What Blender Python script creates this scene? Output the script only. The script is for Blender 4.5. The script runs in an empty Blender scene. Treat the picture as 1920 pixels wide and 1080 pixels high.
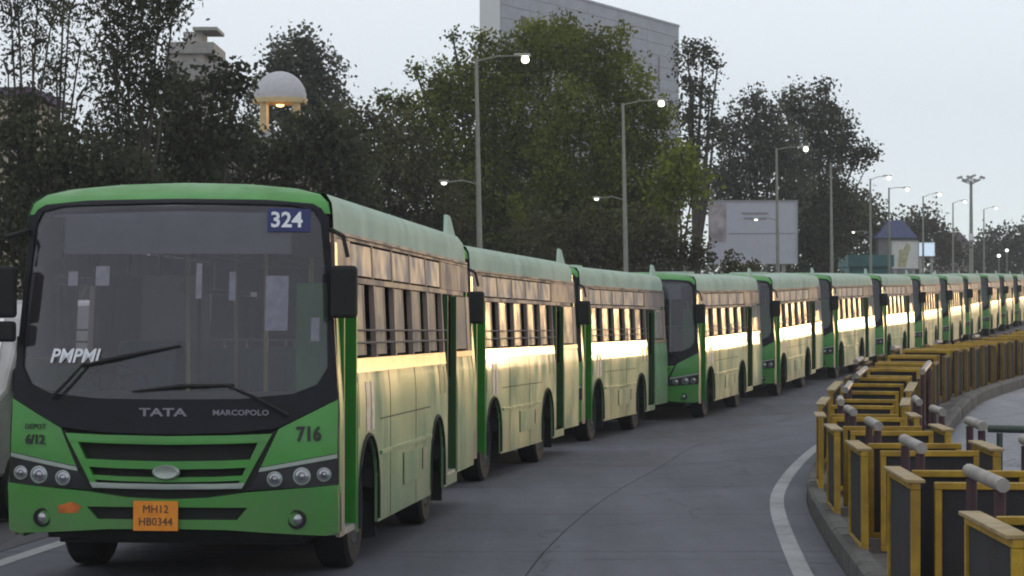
import bpy, bmesh, math, random
import numpy as np
from mathutils import Vector, Matrix
from mathutils.geometry import tessellate_polygon

random.seed(7); RNG = np.random.default_rng(7)
SC = bpy.context.scene
COL = SC.collection
R = math.radians

# ------------------------------------------------------------ camera, sky, sun
FPX = 4600.0; HOR = 570.0; CAMZ = 2.30
cam = bpy.data.cameras.new('camera'); cam_o = bpy.data.objects.new('camera', cam); COL.objects.link(cam_o)
cam.sensor_width = 36; cam.lens = FPX/1920*36; cam.clip_start = 0.5; cam.clip_end = 5000
cam_o.location = (0, 0, CAMZ); cam_o.rotation_euler = (R(90)+math.atan((HOR-540)/FPX), 0, 0)
SC.camera = cam_o

HAZE = 0.00055
SUN_AZ, SUN_EL = 22.5, 2.6            # to the right of the view, low
W = bpy.data.worlds.new('World'); SC.world = W; W.use_nodes = True
nt = W.node_tree; nt.nodes.clear()
def N(t, **k):
    n = nt.nodes.new(t)
    for a, b in k.items(): setattr(n, a, b)
    return n
out = N('ShaderNodeOutputWorld'); add = N('ShaderNodeAddShader')
sky = N('ShaderNodeTexSky', sky_type='NISHITA', sun_disc=False); sky.sun_elevation = R(SUN_EL); sky.sun_rotation = R(SUN_AZ)
sky.air_density = .4; sky.dust_density = 0.0; sky.ozone_density = 2.0
b1 = N('ShaderNodeBackground'); b1.inputs['Strength'].default_value = 0.05
nt.links.new(sky.outputs[0], b1.inputs['Color'])
tc = N('ShaderNodeTexCoord'); sx = N('ShaderNodeSeparateXYZ'); nt.links.new(tc.outputs['Generated'], sx.inputs[0])
cr = N('ShaderNodeValToRGB'); nt.links.new(sx.outputs['Z'], cr.inputs[0])
e = cr.color_ramp.elements
e[0].position = 0.0; e[0].color = (0.76, 0.735, 0.67, 1)
e[1].position = 0.12; e[1].color = (0.86, 0.86, 0.83, 1)
x = e.new(0.5); x.color = (0.80, 0.82, 0.84, 1)
b2 = N('ShaderNodeBackground'); b2.inputs['Strength'].default_value = .95
nt.links.new(cr.outputs[0], b2.inputs['Color'])
nt.links.new(b1.outputs[0], add.inputs[0]); nt.links.new(b2.outputs[0], add.inputs[1]); nt.links.new(add.outputs[0], out.inputs[0])

sun = bpy.data.lights.new('sun', 'SUN'); sun.energy = 0.5; sun.angle = R(6.5); sun.color = (1.0, 0.62, 0.26)
sun_o = bpy.data.objects.new('sun', sun); COL.objects.link(sun_o)
sd = Vector((math.sin(R(SUN_AZ))*math.cos(R(SUN_EL)), math.cos(R(SUN_AZ))*math.cos(R(SUN_EL)), math.sin(R(SUN_EL))))
sun_o.rotation_euler = sd.to_track_quat('Z', 'Y').to_euler()
SC.view_settings.view_transform = 'Standard'; SC.view_settings.look = 'None'
SC.view_settings.exposure = 0.08; SC.view_settings.gamma = 1.0
SC.cycles.max_bounces = 6; SC.cycles.transparent_max_bounces = 16
SC.cycles.volume_bounces = 0; SC.cycles.volume_max_steps = 8
SC.cycles.sample_clamp_indirect = 4.0
SC.cycles.pixel_filter_type = 'BLACKMAN_HARRIS'; SC.cycles.filter_width = 2.0

# ------------------------------------------------------------ course of the road
# right side of the bus line and the left edge of the median, as x at distance y
_D = np.arange(-30, 420, 0.5)
def smooth(xs, ys, w=5):
    v = np.interp(_D, xs, ys)
    k = np.exp(-0.5*(np.arange(-20, 21)*0.5/ (w/2))**2); k /= k.sum()
    p = np.concatenate([v[0]+(v[1]-v[0])*np.arange(-20, 0), v, v[-1]+(v[-1]-v[-2])*np.arange(1, 21)])
    return np.convolve(p, k, 'valid')
_BX = smooth([-30, 0, 10, 18.9, 30.2, 41.4, 50.5, 60, 69.6, 79.2, 89, 99, 109, 420], [-4.0, -2.6, -2.0, -1.34, -.42, 1.22, 3.60, 6.2, 9.0, 11.8, 14.75, 17.5, 20.26, 107], 4)
_FX = smooth([-30, 8, 13.3, 17, 21, 26.5, 30, 34, 37, 45, 52, 60, 70, 420], [2.0, 2.27, 2.34, 2.49, 2.76, 3.20, 3.58, 4.3, 5.05, 7.55, 9.9, 12.5, 15.8, 130], 3)
_PZ = smooth([-30, 0, 18.9, 30.2, 41.4, 50.5, 60, 69.6, 79.2, 89, 99, 109, 120, 148, 420], [.17, .17, .17, .02, -.08, -.15, -.07, .09, .20, .29, .41, .52, .70, 1.04, 2.2], 7)
def bx(d): return float(np.interp(d, _D, _BX))
def fx(d): return float(np.interp(d, _D, _FX))
def sstep(a, b, v):
    t = min(1, max(0, (v-a)/(b-a))); return t*t*(3-2*t)
def zg(x, d):
    p = float(np.interp(d, _D, _PZ))
    c = 0.15*min(max(0, x-bx(d)-1.6), 7)*sstep(29, 41, d)*(1-sstep(58, 85, d))
    return p + c
def at(px, py, d):                     # the point of the place seen there, at distance d
    return Vector(((px-960)*d/FPX, d, CAMZ+(HOR-py)*d/FPX))

# ------------------------------------------------------------ materials
MATS = {}
def mat(name, col, rough=.6, metal=0.0, coat=0.0, var=0.12, scale=6.0, emit=None, estr=0.0, bump=0.0, bscale=60, bdist=.01, grime=0.0, crough=.12, dirt=0.0, dirtcol=(.10, .085, .065), spec=None):
    if name in MATS: return MATS[name]
    m = bpy.data.materials.new(name); m.use_nodes = True; t = m.node_tree
    p = t.nodes['Principled BSDF']; L = t.links.new
    p.inputs['Roughness'].default_value = rough; p.inputs['Metallic'].default_value = metal
    if coat: p.inputs['Coat Weight'].default_value = coat; p.inputs['Coat Roughness'].default_value = crough
    if spec is not None: p.inputs['Specular IOR Level'].default_value = spec
    tc = t.nodes.new('ShaderNodeTexCoord'); no = t.nodes.new('ShaderNodeTexNoise'); no.inputs['Scale'].default_value = scale; no.inputs['Detail'].default_value = 6
    oi = t.nodes.new('ShaderNodeObjectInfo'); vm = t.nodes.new('ShaderNodeVectorMath'); vm.operation = 'MULTIPLY_ADD'
    vm.inputs[1].default_value = (37, 19, 23); L(oi.outputs['Random'], vm.inputs[0]); L(tc.outputs['Object'], vm.inputs[2]); OV = vm.outputs[0]
    L(OV, no.inputs['Vector'])
    mr = t.nodes.new('ShaderNodeMapRange'); mr.inputs[1].default_value = .3; mr.inputs[2].default_value = .7; mr.inputs[3].default_value = 1-var; mr.inputs[4].default_value = 1+var
    L(no.outputs['Fac'], mr.inputs[0])
    mx = t.nodes.new('ShaderNodeMix'); mx.data_type = 'RGBA'; mx.blend_type = 'MULTIPLY'; mx.inputs[0].default_value = 1
    mx.inputs[6].default_value = (*col, 1); L(mr.outputs[0], mx.inputs[7])
    c = mx.outputs[2]
    if dirt:
        n2 = t.nodes.new('ShaderNodeTexNoise'); n2.inputs['Scale'].default_value = 2.2; n2.inputs['Detail'].default_value = 5; n2.inputs['Roughness'].default_value = .55
        mp = t.nodes.new('ShaderNodeMapping'); mp.inputs['Scale'].default_value = (1, 1, .6); L(OV, mp.inputs[0]); L(mp.outputs[0], n2.inputs['Vector'])
        r2 = t.nodes.new('ShaderNodeMapRange'); r2.inputs[1].default_value = .45; r2.inputs[2].default_value = .75; r2.inputs[3].default_value = 0; r2.inputs[4].default_value = dirt
        L(n2.outputs['Fac'], r2.inputs[0])
        m2 = t.nodes.new('ShaderNodeMix'); m2.data_type = 'RGBA'; L(r2.outputs[0], m2.inputs[0]); L(c, m2.inputs[6]); m2.inputs[7].default_value = (*dirtcol, 1)
        c = m2.outputs[2]
        r3 = t.nodes.new('ShaderNodeMapRange'); r3.inputs[3].default_value = rough; r3.inputs[4].default_value = min(1, rough+.35); r3.inputs[2].default_value = max(dirt, .01)
        L(r2.outputs[0], r3.inputs[0]); L(r3.outputs[0], p.inputs['Roughness'])
    if grime:                              # road dust thrown up along the skirt
        sz = t.nodes.new('ShaderNodeSeparateXYZ'); L(tc.outputs['Object'], sz.inputs[0])
        n4 = t.nodes.new('ShaderNodeTexNoise'); n4.inputs['Scale'].default_value = 5; n4.inputs['Detail'].default_value = 6; m4 = t.nodes.new('ShaderNodeMapping'); m4.inputs['Scale'].default_value = (1, 1, .25); L(OV, m4.inputs[0]); L(m4.outputs[0], n4.inputs[0])
        a4 = t.nodes.new('ShaderNodeMath'); a4.operation = 'MULTIPLY_ADD'; a4.inputs[1].default_value = .9; L(n4.outputs['Fac'], a4.inputs[0]); L(sz.outputs['Z'], a4.inputs[2])
        r4 = t.nodes.new('ShaderNodeMapRange'); r4.inputs[1].default_value = .75; r4.inputs[2].default_value = 1.35; r4.inputs[3].default_value = grime; r4.inputs[4].default_value = 0; L(a4.outputs[0], r4.inputs[0])
        m5 = t.nodes.new('ShaderNodeMix'); m5.data_type = 'RGBA'; L(r4.outputs[0], m5.inputs[0]); L(c, m5.inputs[6]); m5.inputs[7].default_value = (.16, .14, .11, 1); c = m5.outputs[2]
    L(c, p.inputs['Base Color'])
    if emit: p.inputs['Emission Color'].default_value = (*emit, 1); p.inputs['Emission Strength'].default_value = estr
    if bump:
        n3 = t.nodes.new('ShaderNodeTexNoise'); n3.inputs['Scale'].default_value = bscale; n3.inputs['Detail'].default_value = 4 if bscale > 5 else 0; L(OV, n3.inputs['Vector'])
        bp = t.nodes.new('ShaderNodeBump'); bp.inputs['Strength'].default_value = bump; bp.inputs['Distance'].default_value = bdist; L(n3.outputs['Fac'], bp.inputs['Height']); L(bp.outputs[0], p.inputs['Normal'])
    MATS[name] = m; return m

def glass(name, tint, refl_rough=.03, sheen=.1, sheencol=(.35, .35, .38), ior=1.5):  # pale diffuse share and its colour imitate hazy sky reflection
    m = bpy.data.materials.new(name); m.use_nodes = True; t = m.node_tree; t.nodes.clear(); L = t.links.new
    o = t.nodes.new('ShaderNodeOutputMaterial'); tr = t.nodes.new('ShaderNodeBsdfTransparent'); tr.inputs[0].default_value = (*tint, 1)
    gl = t.nodes.new('ShaderNodeBsdfGlossy'); gl.inputs['Roughness'].default_value = refl_rough
    fr = t.nodes.new('ShaderNodeFresnel'); fr.inputs[0].default_value = ior
    mx = t.nodes.new('ShaderNodeMixShader'); L(fr.outputs[0], mx.inputs[0]); L(tr.outputs[0], mx.inputs[1]); L(gl.outputs[0], mx.inputs[2])
    df = t.nodes.new('ShaderNodeBsdfDiffuse'); df.inputs[0].default_value = (*sheencol, 1)
    tc = t.nodes.new('ShaderNodeTexCoord'); no = t.nodes.new('ShaderNodeTexNoise'); no.inputs['Scale'].default_value = 3; no.inputs['Detail'].default_value = 6; L(tc.outputs['Object'], no.inputs[0])
    mr = t.nodes.new('ShaderNodeMapRange'); mr.inputs[1].default_value = .3; mr.inputs[2].default_value = .7; mr.inputs[3].default_value = sheen*.65; mr.inputs[4].default_value = sheen*1.3; L(no.outputs['Fac'], mr.inputs[0])
    m2 = t.nodes.new('ShaderNodeMixShader'); L(mr.outputs[0], m2.inputs[0]); L(mx.outputs[0], m2.inputs[1]); L(df.outputs[0], m2.inputs[2]); L(m2.outputs[0], o.inputs[0])
    MATS[name] = m; return m

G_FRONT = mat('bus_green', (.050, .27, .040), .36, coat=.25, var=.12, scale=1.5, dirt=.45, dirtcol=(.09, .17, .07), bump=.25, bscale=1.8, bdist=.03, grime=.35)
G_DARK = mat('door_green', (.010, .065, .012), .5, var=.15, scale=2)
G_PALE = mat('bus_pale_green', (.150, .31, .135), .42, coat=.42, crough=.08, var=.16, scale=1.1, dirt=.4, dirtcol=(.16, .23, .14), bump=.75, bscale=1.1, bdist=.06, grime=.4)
G_ROOF = mat('roof_green', (.34, .46, .38), .75, var=.10, scale=2, dirt=.35, dirtcol=(.30, .34, .28))
CREAM = mat('bus_cream', (.27, .22, .20), .55, spec=.25, var=.12, scale=2, dirt=.35, dirtcol=(.24, .19, .16), bump=.3, bscale=2.0, bdist=.02)
GOLD = mat('sill_gold_glint', (.42, .28, .12), .34, metal=.35, coat=.5, var=.2, scale=3, bump=.15, bscale=1.3, bdist=.04)  # sill trim, its gold colour stands in for the sunset glint
BLACKP = mat('black_gloss', (.010, .010, .016), .35, var=.2, spec=.18)
BLACKM = mat('black_rubber', (.009, .009, .009), .8, var=.25, scale=9)
DLEAF = mat('door_leaf_green', (.022, .21, .018), .42, var=.15)
UNDER = mat('underside', (.02, .02, .02), .9)
CHROME = mat('bright_trim', (.34, .39, .36), .3, metal=.3, var=.08)
STEEL = mat('galvanised_steel', (.36, .36, .34), .5, metal=.4, var=.12)
POLEM = mat('pole_paint', (.24, .25, .21), .6, var=.12)
INT = mat('bus_interior', (.09, .08, .075), .7, var=.15)
INTL = mat('interior_panel', (.26, .26, .27), .7, var=.12)
SEAT = mat('seat_fabric', (.035, .06, .07), .85, var=.25, scale=12)
YELR = mat('handrail_yellow', (.55, .45, .16), .4)
LENS = mat('lamp_lens', (.36, .36, .40), .15, metal=.7, var=.2, scale=20)
LAMPB = mat('lamp_bezel', (.016, .016, .022), .3)
WHITE = mat('white_paint', (.74, .75, .76), .5, var=.06)
NAVY = mat('navy_blue', (.012, .020, .13), .4)
ORANGE = mat('plate_orange', (.72, .24, .012), .45, var=.12, scale=14)
STICK = mat('orange_sticker', (.50, .13, .02), .5, var=.3, scale=10)
INK = mat('dark_ink', (.02, .02, .02), .6)
WRITE = mat('white_lettering', (.78, .80, .86), .5)
GREYL = mat('grey_lettering', (.20, .20, .24), .5)
WIND = glass('windscreen_glass', (.84, .84, .88), .03, .055, (.30, .30, .37))
SIDEG = glass('side_glass', (.35, .36, .37), .16, .78, (.36, .33, .30))  # mostly diffuse: reflected sky in the panes put into the colour
UPG = glass('upper_glass', (.3, .3, .3), .4, .88, (.46, .41, .38))
DARKG = glass('dark_glass', (.10, .11, .12), .06, .05, (.2, .2, .2))
BYEL = mat('barrier_yellow', (.37, .225, .012), .6, var=.25, scale=9, dirt=.75, dirtcol=(.13, .075, .03), bump=.3)
BTOP = BYEL
BMESH = mat('barrier_infill', (.020, .019, .022), .8, var=.35, scale=4, dirt=.5, dirtcol=(.040, .032, .025), bump=.5, bscale=120)
MAROON = mat('maroon_post', (.055, .022, .028), .6, var=.25, scale=8, dirt=.4, dirtcol=(.04, .03, .03))
RAILG = mat('rail_tube', (.29, .27, .25), .5, metal=.2, var=.2, scale=9, dirt=.3, dirtcol=(.2, .17, .14))
KERB = mat('kerb_concrete', (.10, .097, .092), .9, var=.30, scale=5, dirt=.7, dirtcol=(.07, .065, .06), bump=.5)
MEDF = mat('median_fill', (.11, .10, .09), .95, var=.35, scale=3, dirt=.6, dirtcol=(.05, .045, .04), bump=.6, bscale=30)

# ------------------------------------------------------------ geometry helpers
class MB:
    def __init__(s): s.v = []; s.f = []
    def add(s, v, f):
        o = len(s.v); s.v += [tuple(a) for a in v]; s.f += [tuple(o+i for i in q) for q in f]; return s
    def box(s, c, d, rot=None):
        x, y, z = d[0]/2, d[1]/2, d[2]/2
        v = [Vector((a, b, g)) for a in (-x, x) for b in (-y, y) for g in (-z, z)]
        if rot is not None: v = [rot @ p for p in v]
        c = Vector(c)
        return s.add([p+c for p in v], [(0, 1, 3, 2), (4, 6, 7, 5), (0, 4, 5, 1), (2, 3, 7, 6), (0, 2, 6, 4), (1, 5, 7, 3)])
    def tube(s, pts, rad, n=8, caps=True):
        pts = [Vector(p) for p in pts]
        if not hasattr(rad, '__len__'): rad = [rad]*len(pts)
        V = []; F = []
        for i, p in enumerate(pts):
            t = (pts[min(i+1, len(pts)-1)]-pts[max(i-1, 0)]).normalized()
            a = Vector((0, 0, 1)) if abs(t.z) < .9 else Vector((1, 0, 0))
            u = t.cross(a).normalized(); w = t.cross(u)
            for k in range(n):
                A = 2*math.pi*k/n; V.append(p+(u*math.cos(A)+w*math.sin(A))*rad[i])
        for i in range(len(pts)-1):
            for k in range(n):
                a = i*n+k; b = i*n+(k+1) % n; F.append((a, b, b+n, a+n))
        if caps: F.append(tuple(reversed(range(n)))); F.append(tuple(range((len(pts)-1)*n, len(pts)*n)))
        return s.add(V, F)
    def disc(s, c, axis, prof, n=24):           # lathe: prof = [(along, radius)]
        ax = Vector(axis).normalized(); a = Vector((0, 0, 1)) if abs(ax.z) < .9 else Vector((1, 0, 0))
        u = ax.cross(a).normalized(); w = ax.cross(u); c = Vector(c); V = []; F = []
        for (h, r) in prof:
            for k in range(n):
                A = 2*math.pi*k/n; V.append(c+ax*h+(u*math.cos(A)+w*math.sin(A))*max(r, 1e-4))
        for i in range(len(prof)-1):
            for k in range(n):
                a = i*n+k; b = i*n+(k+1) % n; F.append((a, b, b+n, a+n))
        return s.add(V, F)
    def prism(s, poly, axis, h0, h1):
        # poly in the two other axes, extruded along axis 'x','y' or 'z'
        def P(a, b, h): return {'x': (h, a, b), 'y': (a, h, b), 'z': (a, b, h)}[axis]
        n = len(poly); V = [P(a, b, h0) for a, b in poly]+[P(a, b, h1) for a, b in poly]
        F = [tuple(range(n)), tuple(reversed(range(n, 2*n)))]+[(i, (i+1) % n, (i+1) % n+n, i+n) for i in range(n)]
        return s.add(V, F)
    def mesh(s, name, m, smooth=None):
        me = bpy.data.meshes.new(name); me.from_pydata(s.v, [], s.f); me.materials.append(m)
        bm = bmesh.new(); bm.from_mesh(me); bmesh.ops.recalc_face_normals(bm, faces=bm.faces); bm.to_mesh(me); bm.free()
        if smooth:
            me.shade_smooth(); me.set_sharp_from_angle(angle=R(smooth))
        return me
    def obj(s, name, m, parent=None, smooth=None, bevel=0, loc=None):
        return mk(name, s.mesh(name, m, smooth), parent, bevel, loc)
def mk(name, me, parent=None, bevel=0, loc=None):
    o = bpy.data.objects.new(name, me); COL.objects.link(o)
    if parent is not None: o.parent = parent
    if loc is not None: o.location = loc
    if bevel:
        b = o.modifiers.new('bevel', 'BEVEL'); b.width = bevel; b.segments = 2; b.limit_method = 'ANGLE'; b.angle_limit = R(40)
    return o
def tag(o, label=None, cat=None, group=None, kind=None):
    if label: o['label'] = label
    if cat: o['category'] = cat
    if group: o['group'] = group
    if kind: o['kind'] = kind
    return o
def empty(name, loc=(0, 0, 0), rot=(0, 0, 0)):
    o = bpy.data.objects.new(name, None); COL.objects.link(o); o.location = loc; o.rotation_euler = rot; return o
def copy_tree(o, parent=None, skip=()):
    c = o.copy(); COL.objects.link(c)
    if parent is not None: c.parent = parent
    for ch in KIDS.get(o.name, []):
        if ch.name.split('.')[0] in skip: continue
        copy_tree(ch, c, skip)
    return c
KIDS = {}
def index_kids():
    KIDS.clear()
    for o in bpy.data.objects:
        if o.parent is not None: KIDS.setdefault(o.parent.name, []).append(o)

def patch(name, outer, holes, front, back, m, parent, us=(), vs=(), smooth=35):
    """a plate cut to the outline (u, v), bent over front(u, v) with its back at back(u, v)"""
    loops = [outer]+list(holes)
    tri = tessellate_polygon([[Vector((a, b, 0)) for a, b in l] for l in loops])
    flat = [p for l in loops for p in l]
    bm = bmesh.new(); vv = [bm.verts.new((a, b, 0)) for a, b in flat]
    for t in tri:
        try: bm.faces.new([vv[i] for i in t])
        except ValueError: pass
    for k, cuts in ((0, us), (1, vs)):
        for c in cuts:
            pc = (c, 0, 0) if k == 0 else (0, c, 0); pn = (1, 0, 0) if k == 0 else (0, 1, 0)
            bmesh.ops.bisect_plane(bm, geom=list(bm.verts)+list(bm.edges)+list(bm.faces), plane_co=pc, plane_no=pn, dist=1e-5)
    bm.verts.ensure_lookup_table(); bm.verts.index_update()
    n = len(bm.verts); co = [(v.co.x, v.co.y) for v in bm.verts]
    F = [tuple(v.index for v in f.verts) for f in bm.faces]
    E = [(e.verts[0].index, e.verts[1].index) for e in bm.edges if len(e.link_faces) == 1]
    bm.free()
    V = [front(a, b) for a, b in co]+[back(a, b) for a, b in co]
    F = F+[tuple(reversed([i+n for i in f])) for f in F]+[(a, b, b+n, a+n) for a, b in E]
    q = MB(); q.add(V, F); return q.obj(name, m, parent, smooth)

def text(name, body, size, m, parent, loc, rot, ext=.002, align='CENTER', shear=0, bold=0.0, sx=1.0):
    c = bpy.data.curves.new(name, 'FONT'); c.body = body; c.size = size; c.extrude = ext; c.align_x = align; c.align_y = 'CENTER'; c.shear = shear; c.offset = bold
    c.materials.append(m); c.resolution_u = 2
    tmp = bpy.data.objects.new(name, c); COL.objects.link(tmp); me = bpy.data.meshes.new_from_object(tmp); bpy.data.objects.remove(tmp)
    me.name = name; o = bpy.data.objects.new(name, me); COL.objects.link(o); o.parent = parent; o.location = loc; o.rotation_euler = rot; o.scale = (sx, 1, 1)
    return o

# ------------------------------------------------------------ ground and roads
def concrete(name, col, var, crack=.0, tyre=True):
    m = bpy.data.materials.new(name); m.use_nodes = True; t = m.node_tree; p = t.nodes['Principled BSDF']; L = t.links.new
    p.inputs['Roughness'].default_value = .75
    tc = t.nodes.new('ShaderNodeTexCoord')
    def noise(s, d, mp=None):
        n = t.nodes.new('ShaderNodeTexNoise'); n.inputs['Scale'].default_value = s; n.inputs['Detail'].default_value = d; n.inputs['Roughness'].default_value = .65
        if mp: k = t.nodes.new('ShaderNodeMapping'); k.inputs['Scale'].default_value = mp; L(tc.outputs['Object'], k.inputs[0]); L(k.outputs[0], n.inputs[0])
        else: L(tc.outputs['Object'], n.inputs[0])
        return n
    def rng(src, a, b, c, d):
        r = t.nodes.new('ShaderNodeMapRange'); r.inputs[1].default_value = a; r.inputs[2].default_value = b; r.inputs[3].default_value = c; r.inputs[4].default_value = d; L(src, r.inputs[0]); return r.outputs[0]
    def mul(a, b):
        q = t.nodes.new('ShaderNodeMath'); q.operation = 'MULTIPLY'; L(a, q.inputs[0]); L(b, q.inputs[1]); return q.outputs[0]
    v = mul(rng(noise(.35, 6).outputs['Fac'], .3, .7, 1-var, 1+var), rng(noise(38, 4).outputs['Fac'], .25, .75, .74, 1.24))
    v = mul(v, rng(noise(1.6, 6, (1, .08, 1)).outputs['Fac'], .38, .66, 1.12, .76))
    v = mul(v, rng(noise(3.2, 9).outputs['Fac'], .60, .72, 1.0, .66))
    v = mul(v, rng(noise(11, 4).outputs['Fac'], .68, .74, 1.0, .62))
    oi = t.nodes.new('ShaderNodeObjectInfo'); v = mul(v, rng(oi.outputs['Random'], 0, 1, .90, 1.09))
    v = mul(v, rng(noise(.9, 3, (1, 1, 1)).outputs['Fac'], .58, .62, 1.0, 1.10))
    vo = t.nodes.new('ShaderNodeTexVoronoi'); vo.feature = 'DISTANCE_TO_EDGE'; vo.inputs['Scale'].default_value = .32
    wn = t.nodes.new('ShaderNodeTexNoise'); wn.inputs['Scale'].default_value = 1.5; wn.inputs['Detail'].default_value = 6; L(tc.outputs['Object'], wn.inputs[0])
    wm = t.nodes.new('ShaderNodeMix'); wm.data_type = 'RGBA'; wm.blend_type = 'ADD'; wm.inputs[0].default_value = .9; L(tc.outputs['Object'], wm.inputs[6]); L(wn.outputs['Color'], wm.inputs[7]); L(wm.outputs[2], vo.inputs['Vector'])
    v = mul(v, rng(vo.outputs['Distance'], .0, .012, .55, 1.0))
    mx = t.nodes.new('ShaderNodeMix'); mx.data_type = 'RGBA'; mx.blend_type = 'MULTIPLY'; mx.inputs[0].default_value = 1; mx.inputs[6].default_value = (*col, 1); L(v, mx.inputs[7]); L(mx.outputs[2], p.inputs['Base Color'])
    bp = t.nodes.new('ShaderNodeBump'); bp.inputs['Strength'].default_value = .35; bp.inputs['Distance'].default_value = .012; L(noise(70, 3).outputs['Fac'], bp.inputs['Height']); L(bp.outputs[0], p.inputs['Normal'])
    MATS[name] = m; return m
ROADM = concrete('road_concrete', (.080, .087, .110), .16)
ROAD2 = concrete('far_carriageway', (.20, .205, .225), .12)
SHOUL = concrete('shoulder_asphalt', (.050, .052, .058), .2)
EARTH = mat('earth', (.055, .052, .035), .95, var=.4, scale=.6, dirt=.6, dirtcol=(.03, .045, .02))
LINE = mat('road_line_white', (.33, .34, .35), .75, var=.15, scale=14, dirt=.5, dirtcol=(.2, .2, .21), bump=.3)
JOINT = mat('joint_tar', (.040, .041, .046), .8)

def strip(name, xl, xr, d0, d1, m, parent=None, dz=0.0, step=1.0, nx=4, thick=None, smooth=True):
    ds = list(np.arange(d0, d1, step)); ds = ds+[d1] if d1-ds[-1] > 1e-3 else ds
    V = []; F = []; nr = nx+1
    for d in ds:
        a, b = xl(d), xr(d)
        for i in range(nr):
            x = a+(b-a)*i/nx; V.append((x, d, zg(x, d)+dz))
    for j in range(len(ds)-1):
        for i in range(nx):
            k = j*nr+i; F.append((k, k+1, k+nr+1, k+nr))
    if thick:
        n = len(V); V += [(x, y, z-thick) for x, y, z in V]
        E = [(i, i+1) for i in range(nx)]+[((len(ds)-1)*nr+i+1, (len(ds)-1)*nr+i) for i in range(nx)]+[((j+1)*nr, j*nr) for j in range(len(ds)-1)]+[(j*nr+nx, (j+1)*nr+nx) for j in range(len(ds)-1)]
        F += [(b, a, a+n, b+n) for a, b in E]
    q = MB(); q.add(V, F)
    return q.obj(name, m, parent, 50 if smooth else None)

# ground sheet to the horizon
def ground_sheet():
    ys = sorted(set(list(np.arange(-30, 160, 2.0))+list(np.arange(160, 420, 20.0))+[500, 700, 1000, 1600, 2600, 4200]))
    xs = sorted(set(list(np.arange(-40, 70, 2.0))+[-1800, -900, -450, -220, -120, -80, -60, 90, 120, 180, 300, 600, 1200, 2400]))
    V = []; F = []
    for y in ys:
        for x in xs: V.append((x, y, zg(x, min(y, 400))-.16))
    n = len(xs)
    for j in range(len(ys)-1):
        for i in range(n-1):
            k = j*n+i; F.append((k, k+1, k+n+1, k+n))
    q = MB(); q.add(V, F); return tag(q.obj('ground', EARTH, None, 60), kind='structure')
ground_sheet()
LFT = lambda d: bx(d)-3.05            # left edge line
road = strip('road', lambda d: LFT(d)-.35, lambda d: fx(d)+.02, -12, 200, JOINT, None, -.10, 1.0)
tag(road, kind='structure')
jn = lambda d: bx(d)+1.40+.5*sstep(20, 38, d)+1.1*sstep(45, 80, d)
ds = 4.5
k = 0
d = -10.0
while d < 150:
    strip('concrete_slab', lambda q: LFT(q)-.30, lambda q: jn(q)-.006, d+.012, d+ds-.012, ROADM, road, 0, 1.1, 5, .09)
    strip('concrete_slab', lambda q: jn(q)+.006, lambda q: fx(q)-.01, d+.012, d+ds-.012, ROADM, road, 0, 1.1, 5, .09)
    d += ds
sh = strip('shoulder', lambda d: LFT(d)-7.5, lambda d: LFT(d)-.33, -12, 200, SHOUL, None, -.004, 2.0); tag(sh, kind='structure')
l1 = strip('edge_line', lambda d: LFT(d)-.08, lambda d: LFT(d)+.08, -5, 150, LINE, road, .004, 1.0, 1)
l2 = strip('edge_line', lambda d: fx(d)-.43, lambda d: fx(d)-.43+.16, -5, 150, LINE, road, .004, .5, 1)
MW = 1.62                               # median width
c2 = strip('opposite_carriageway', lambda d: fx(d)+MW-.02, lambda d: fx(d)+MW+11, -12, 200, ROAD2, None, 0, 1.0, 6); tag(c2, kind='structure')
# footpath on the far side of the buses
FP = mat('footpath_paving', (.13, .12, .11), .9, var=.25, scale=2, bump=.4)
fp = strip('footpath', lambda d: LFT(d)-10.5, lambda d: LFT(d)-7.5, -12, 200, FP, None, .13, 2.0, 2, .2); tag(fp, kind='structure')

# median: fill and kerb stones
med = strip('median', lambda d: fx(d)+.16, lambda d: fx(d)+MW-.16, -12, 150, MEDF, None, .17, .5, 2); tag(med, kind='structure')
def kerb_mesh(L):
    q = MB(); q.prism([(-.085, -.06), (.085, -.06), (.085, .195), (.065, .21), (-.05, .21), (-.085, .18)], 'y', -L/2+.008, L/2-.008); return q.mesh('kerb_stone', KERB)
KM = kerb_mesh(.75)
for side in (0, 1):
    d = 8.0
    while d < 64:
        off = .085 if side == 0 else MW-.085
        d2 = d+.75*math.cos(math.atan((fx(d+.7)-fx(d))/.7))
        a = Vector((fx(d)+off, d, 0)); b = Vector((fx(d2)+off, d2, 0)); a.z = zg(a.x, a.y); b.z = zg(b.x, b.y)
        o = mk('kerb_stone', KM, med, loc=(a+b)/2)
        v = b-a; o.rotation_euler = (math.atan2(v.z, v.y)+random.uniform(-.006, .006), random.uniform(-.01, .01), -math.atan2(v.x, v.y)+(math.pi if side else 0)+random.uniform(-.008, .008))
        if side: o.rotation_euler[0] *= -1
        d = d2
strip('kerb_run', lambda d: fx(d), lambda d: fx(d)+.17, 64, 150, KERB, med, .2, 2, 1, .25)

# air: even, faint evening haze round the whole place
hz = MB(); hz.box((200, 330, 31), (900, 760, 64))
hm = bpy.data.materials.new('haze_air'); hm.use_nodes = True; hm.node_tree.nodes.clear()
_o = hm.node_tree.nodes.new('ShaderNodeOutputMaterial'); _v = hm.node_tree.nodes.new('ShaderNodeVolumePrincipled')
_v.inputs['Color'].default_value = (.90, .92, .95, 1); _v.inputs['Density'].default_value = HAZE; _v.inputs['Anisotropy'].default_value = 0.0
hm.node_tree.links.new(_v.outputs[0], _o.inputs['Volume'])
tag(hz.obj('haze', hm, None), kind='stuff')

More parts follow.
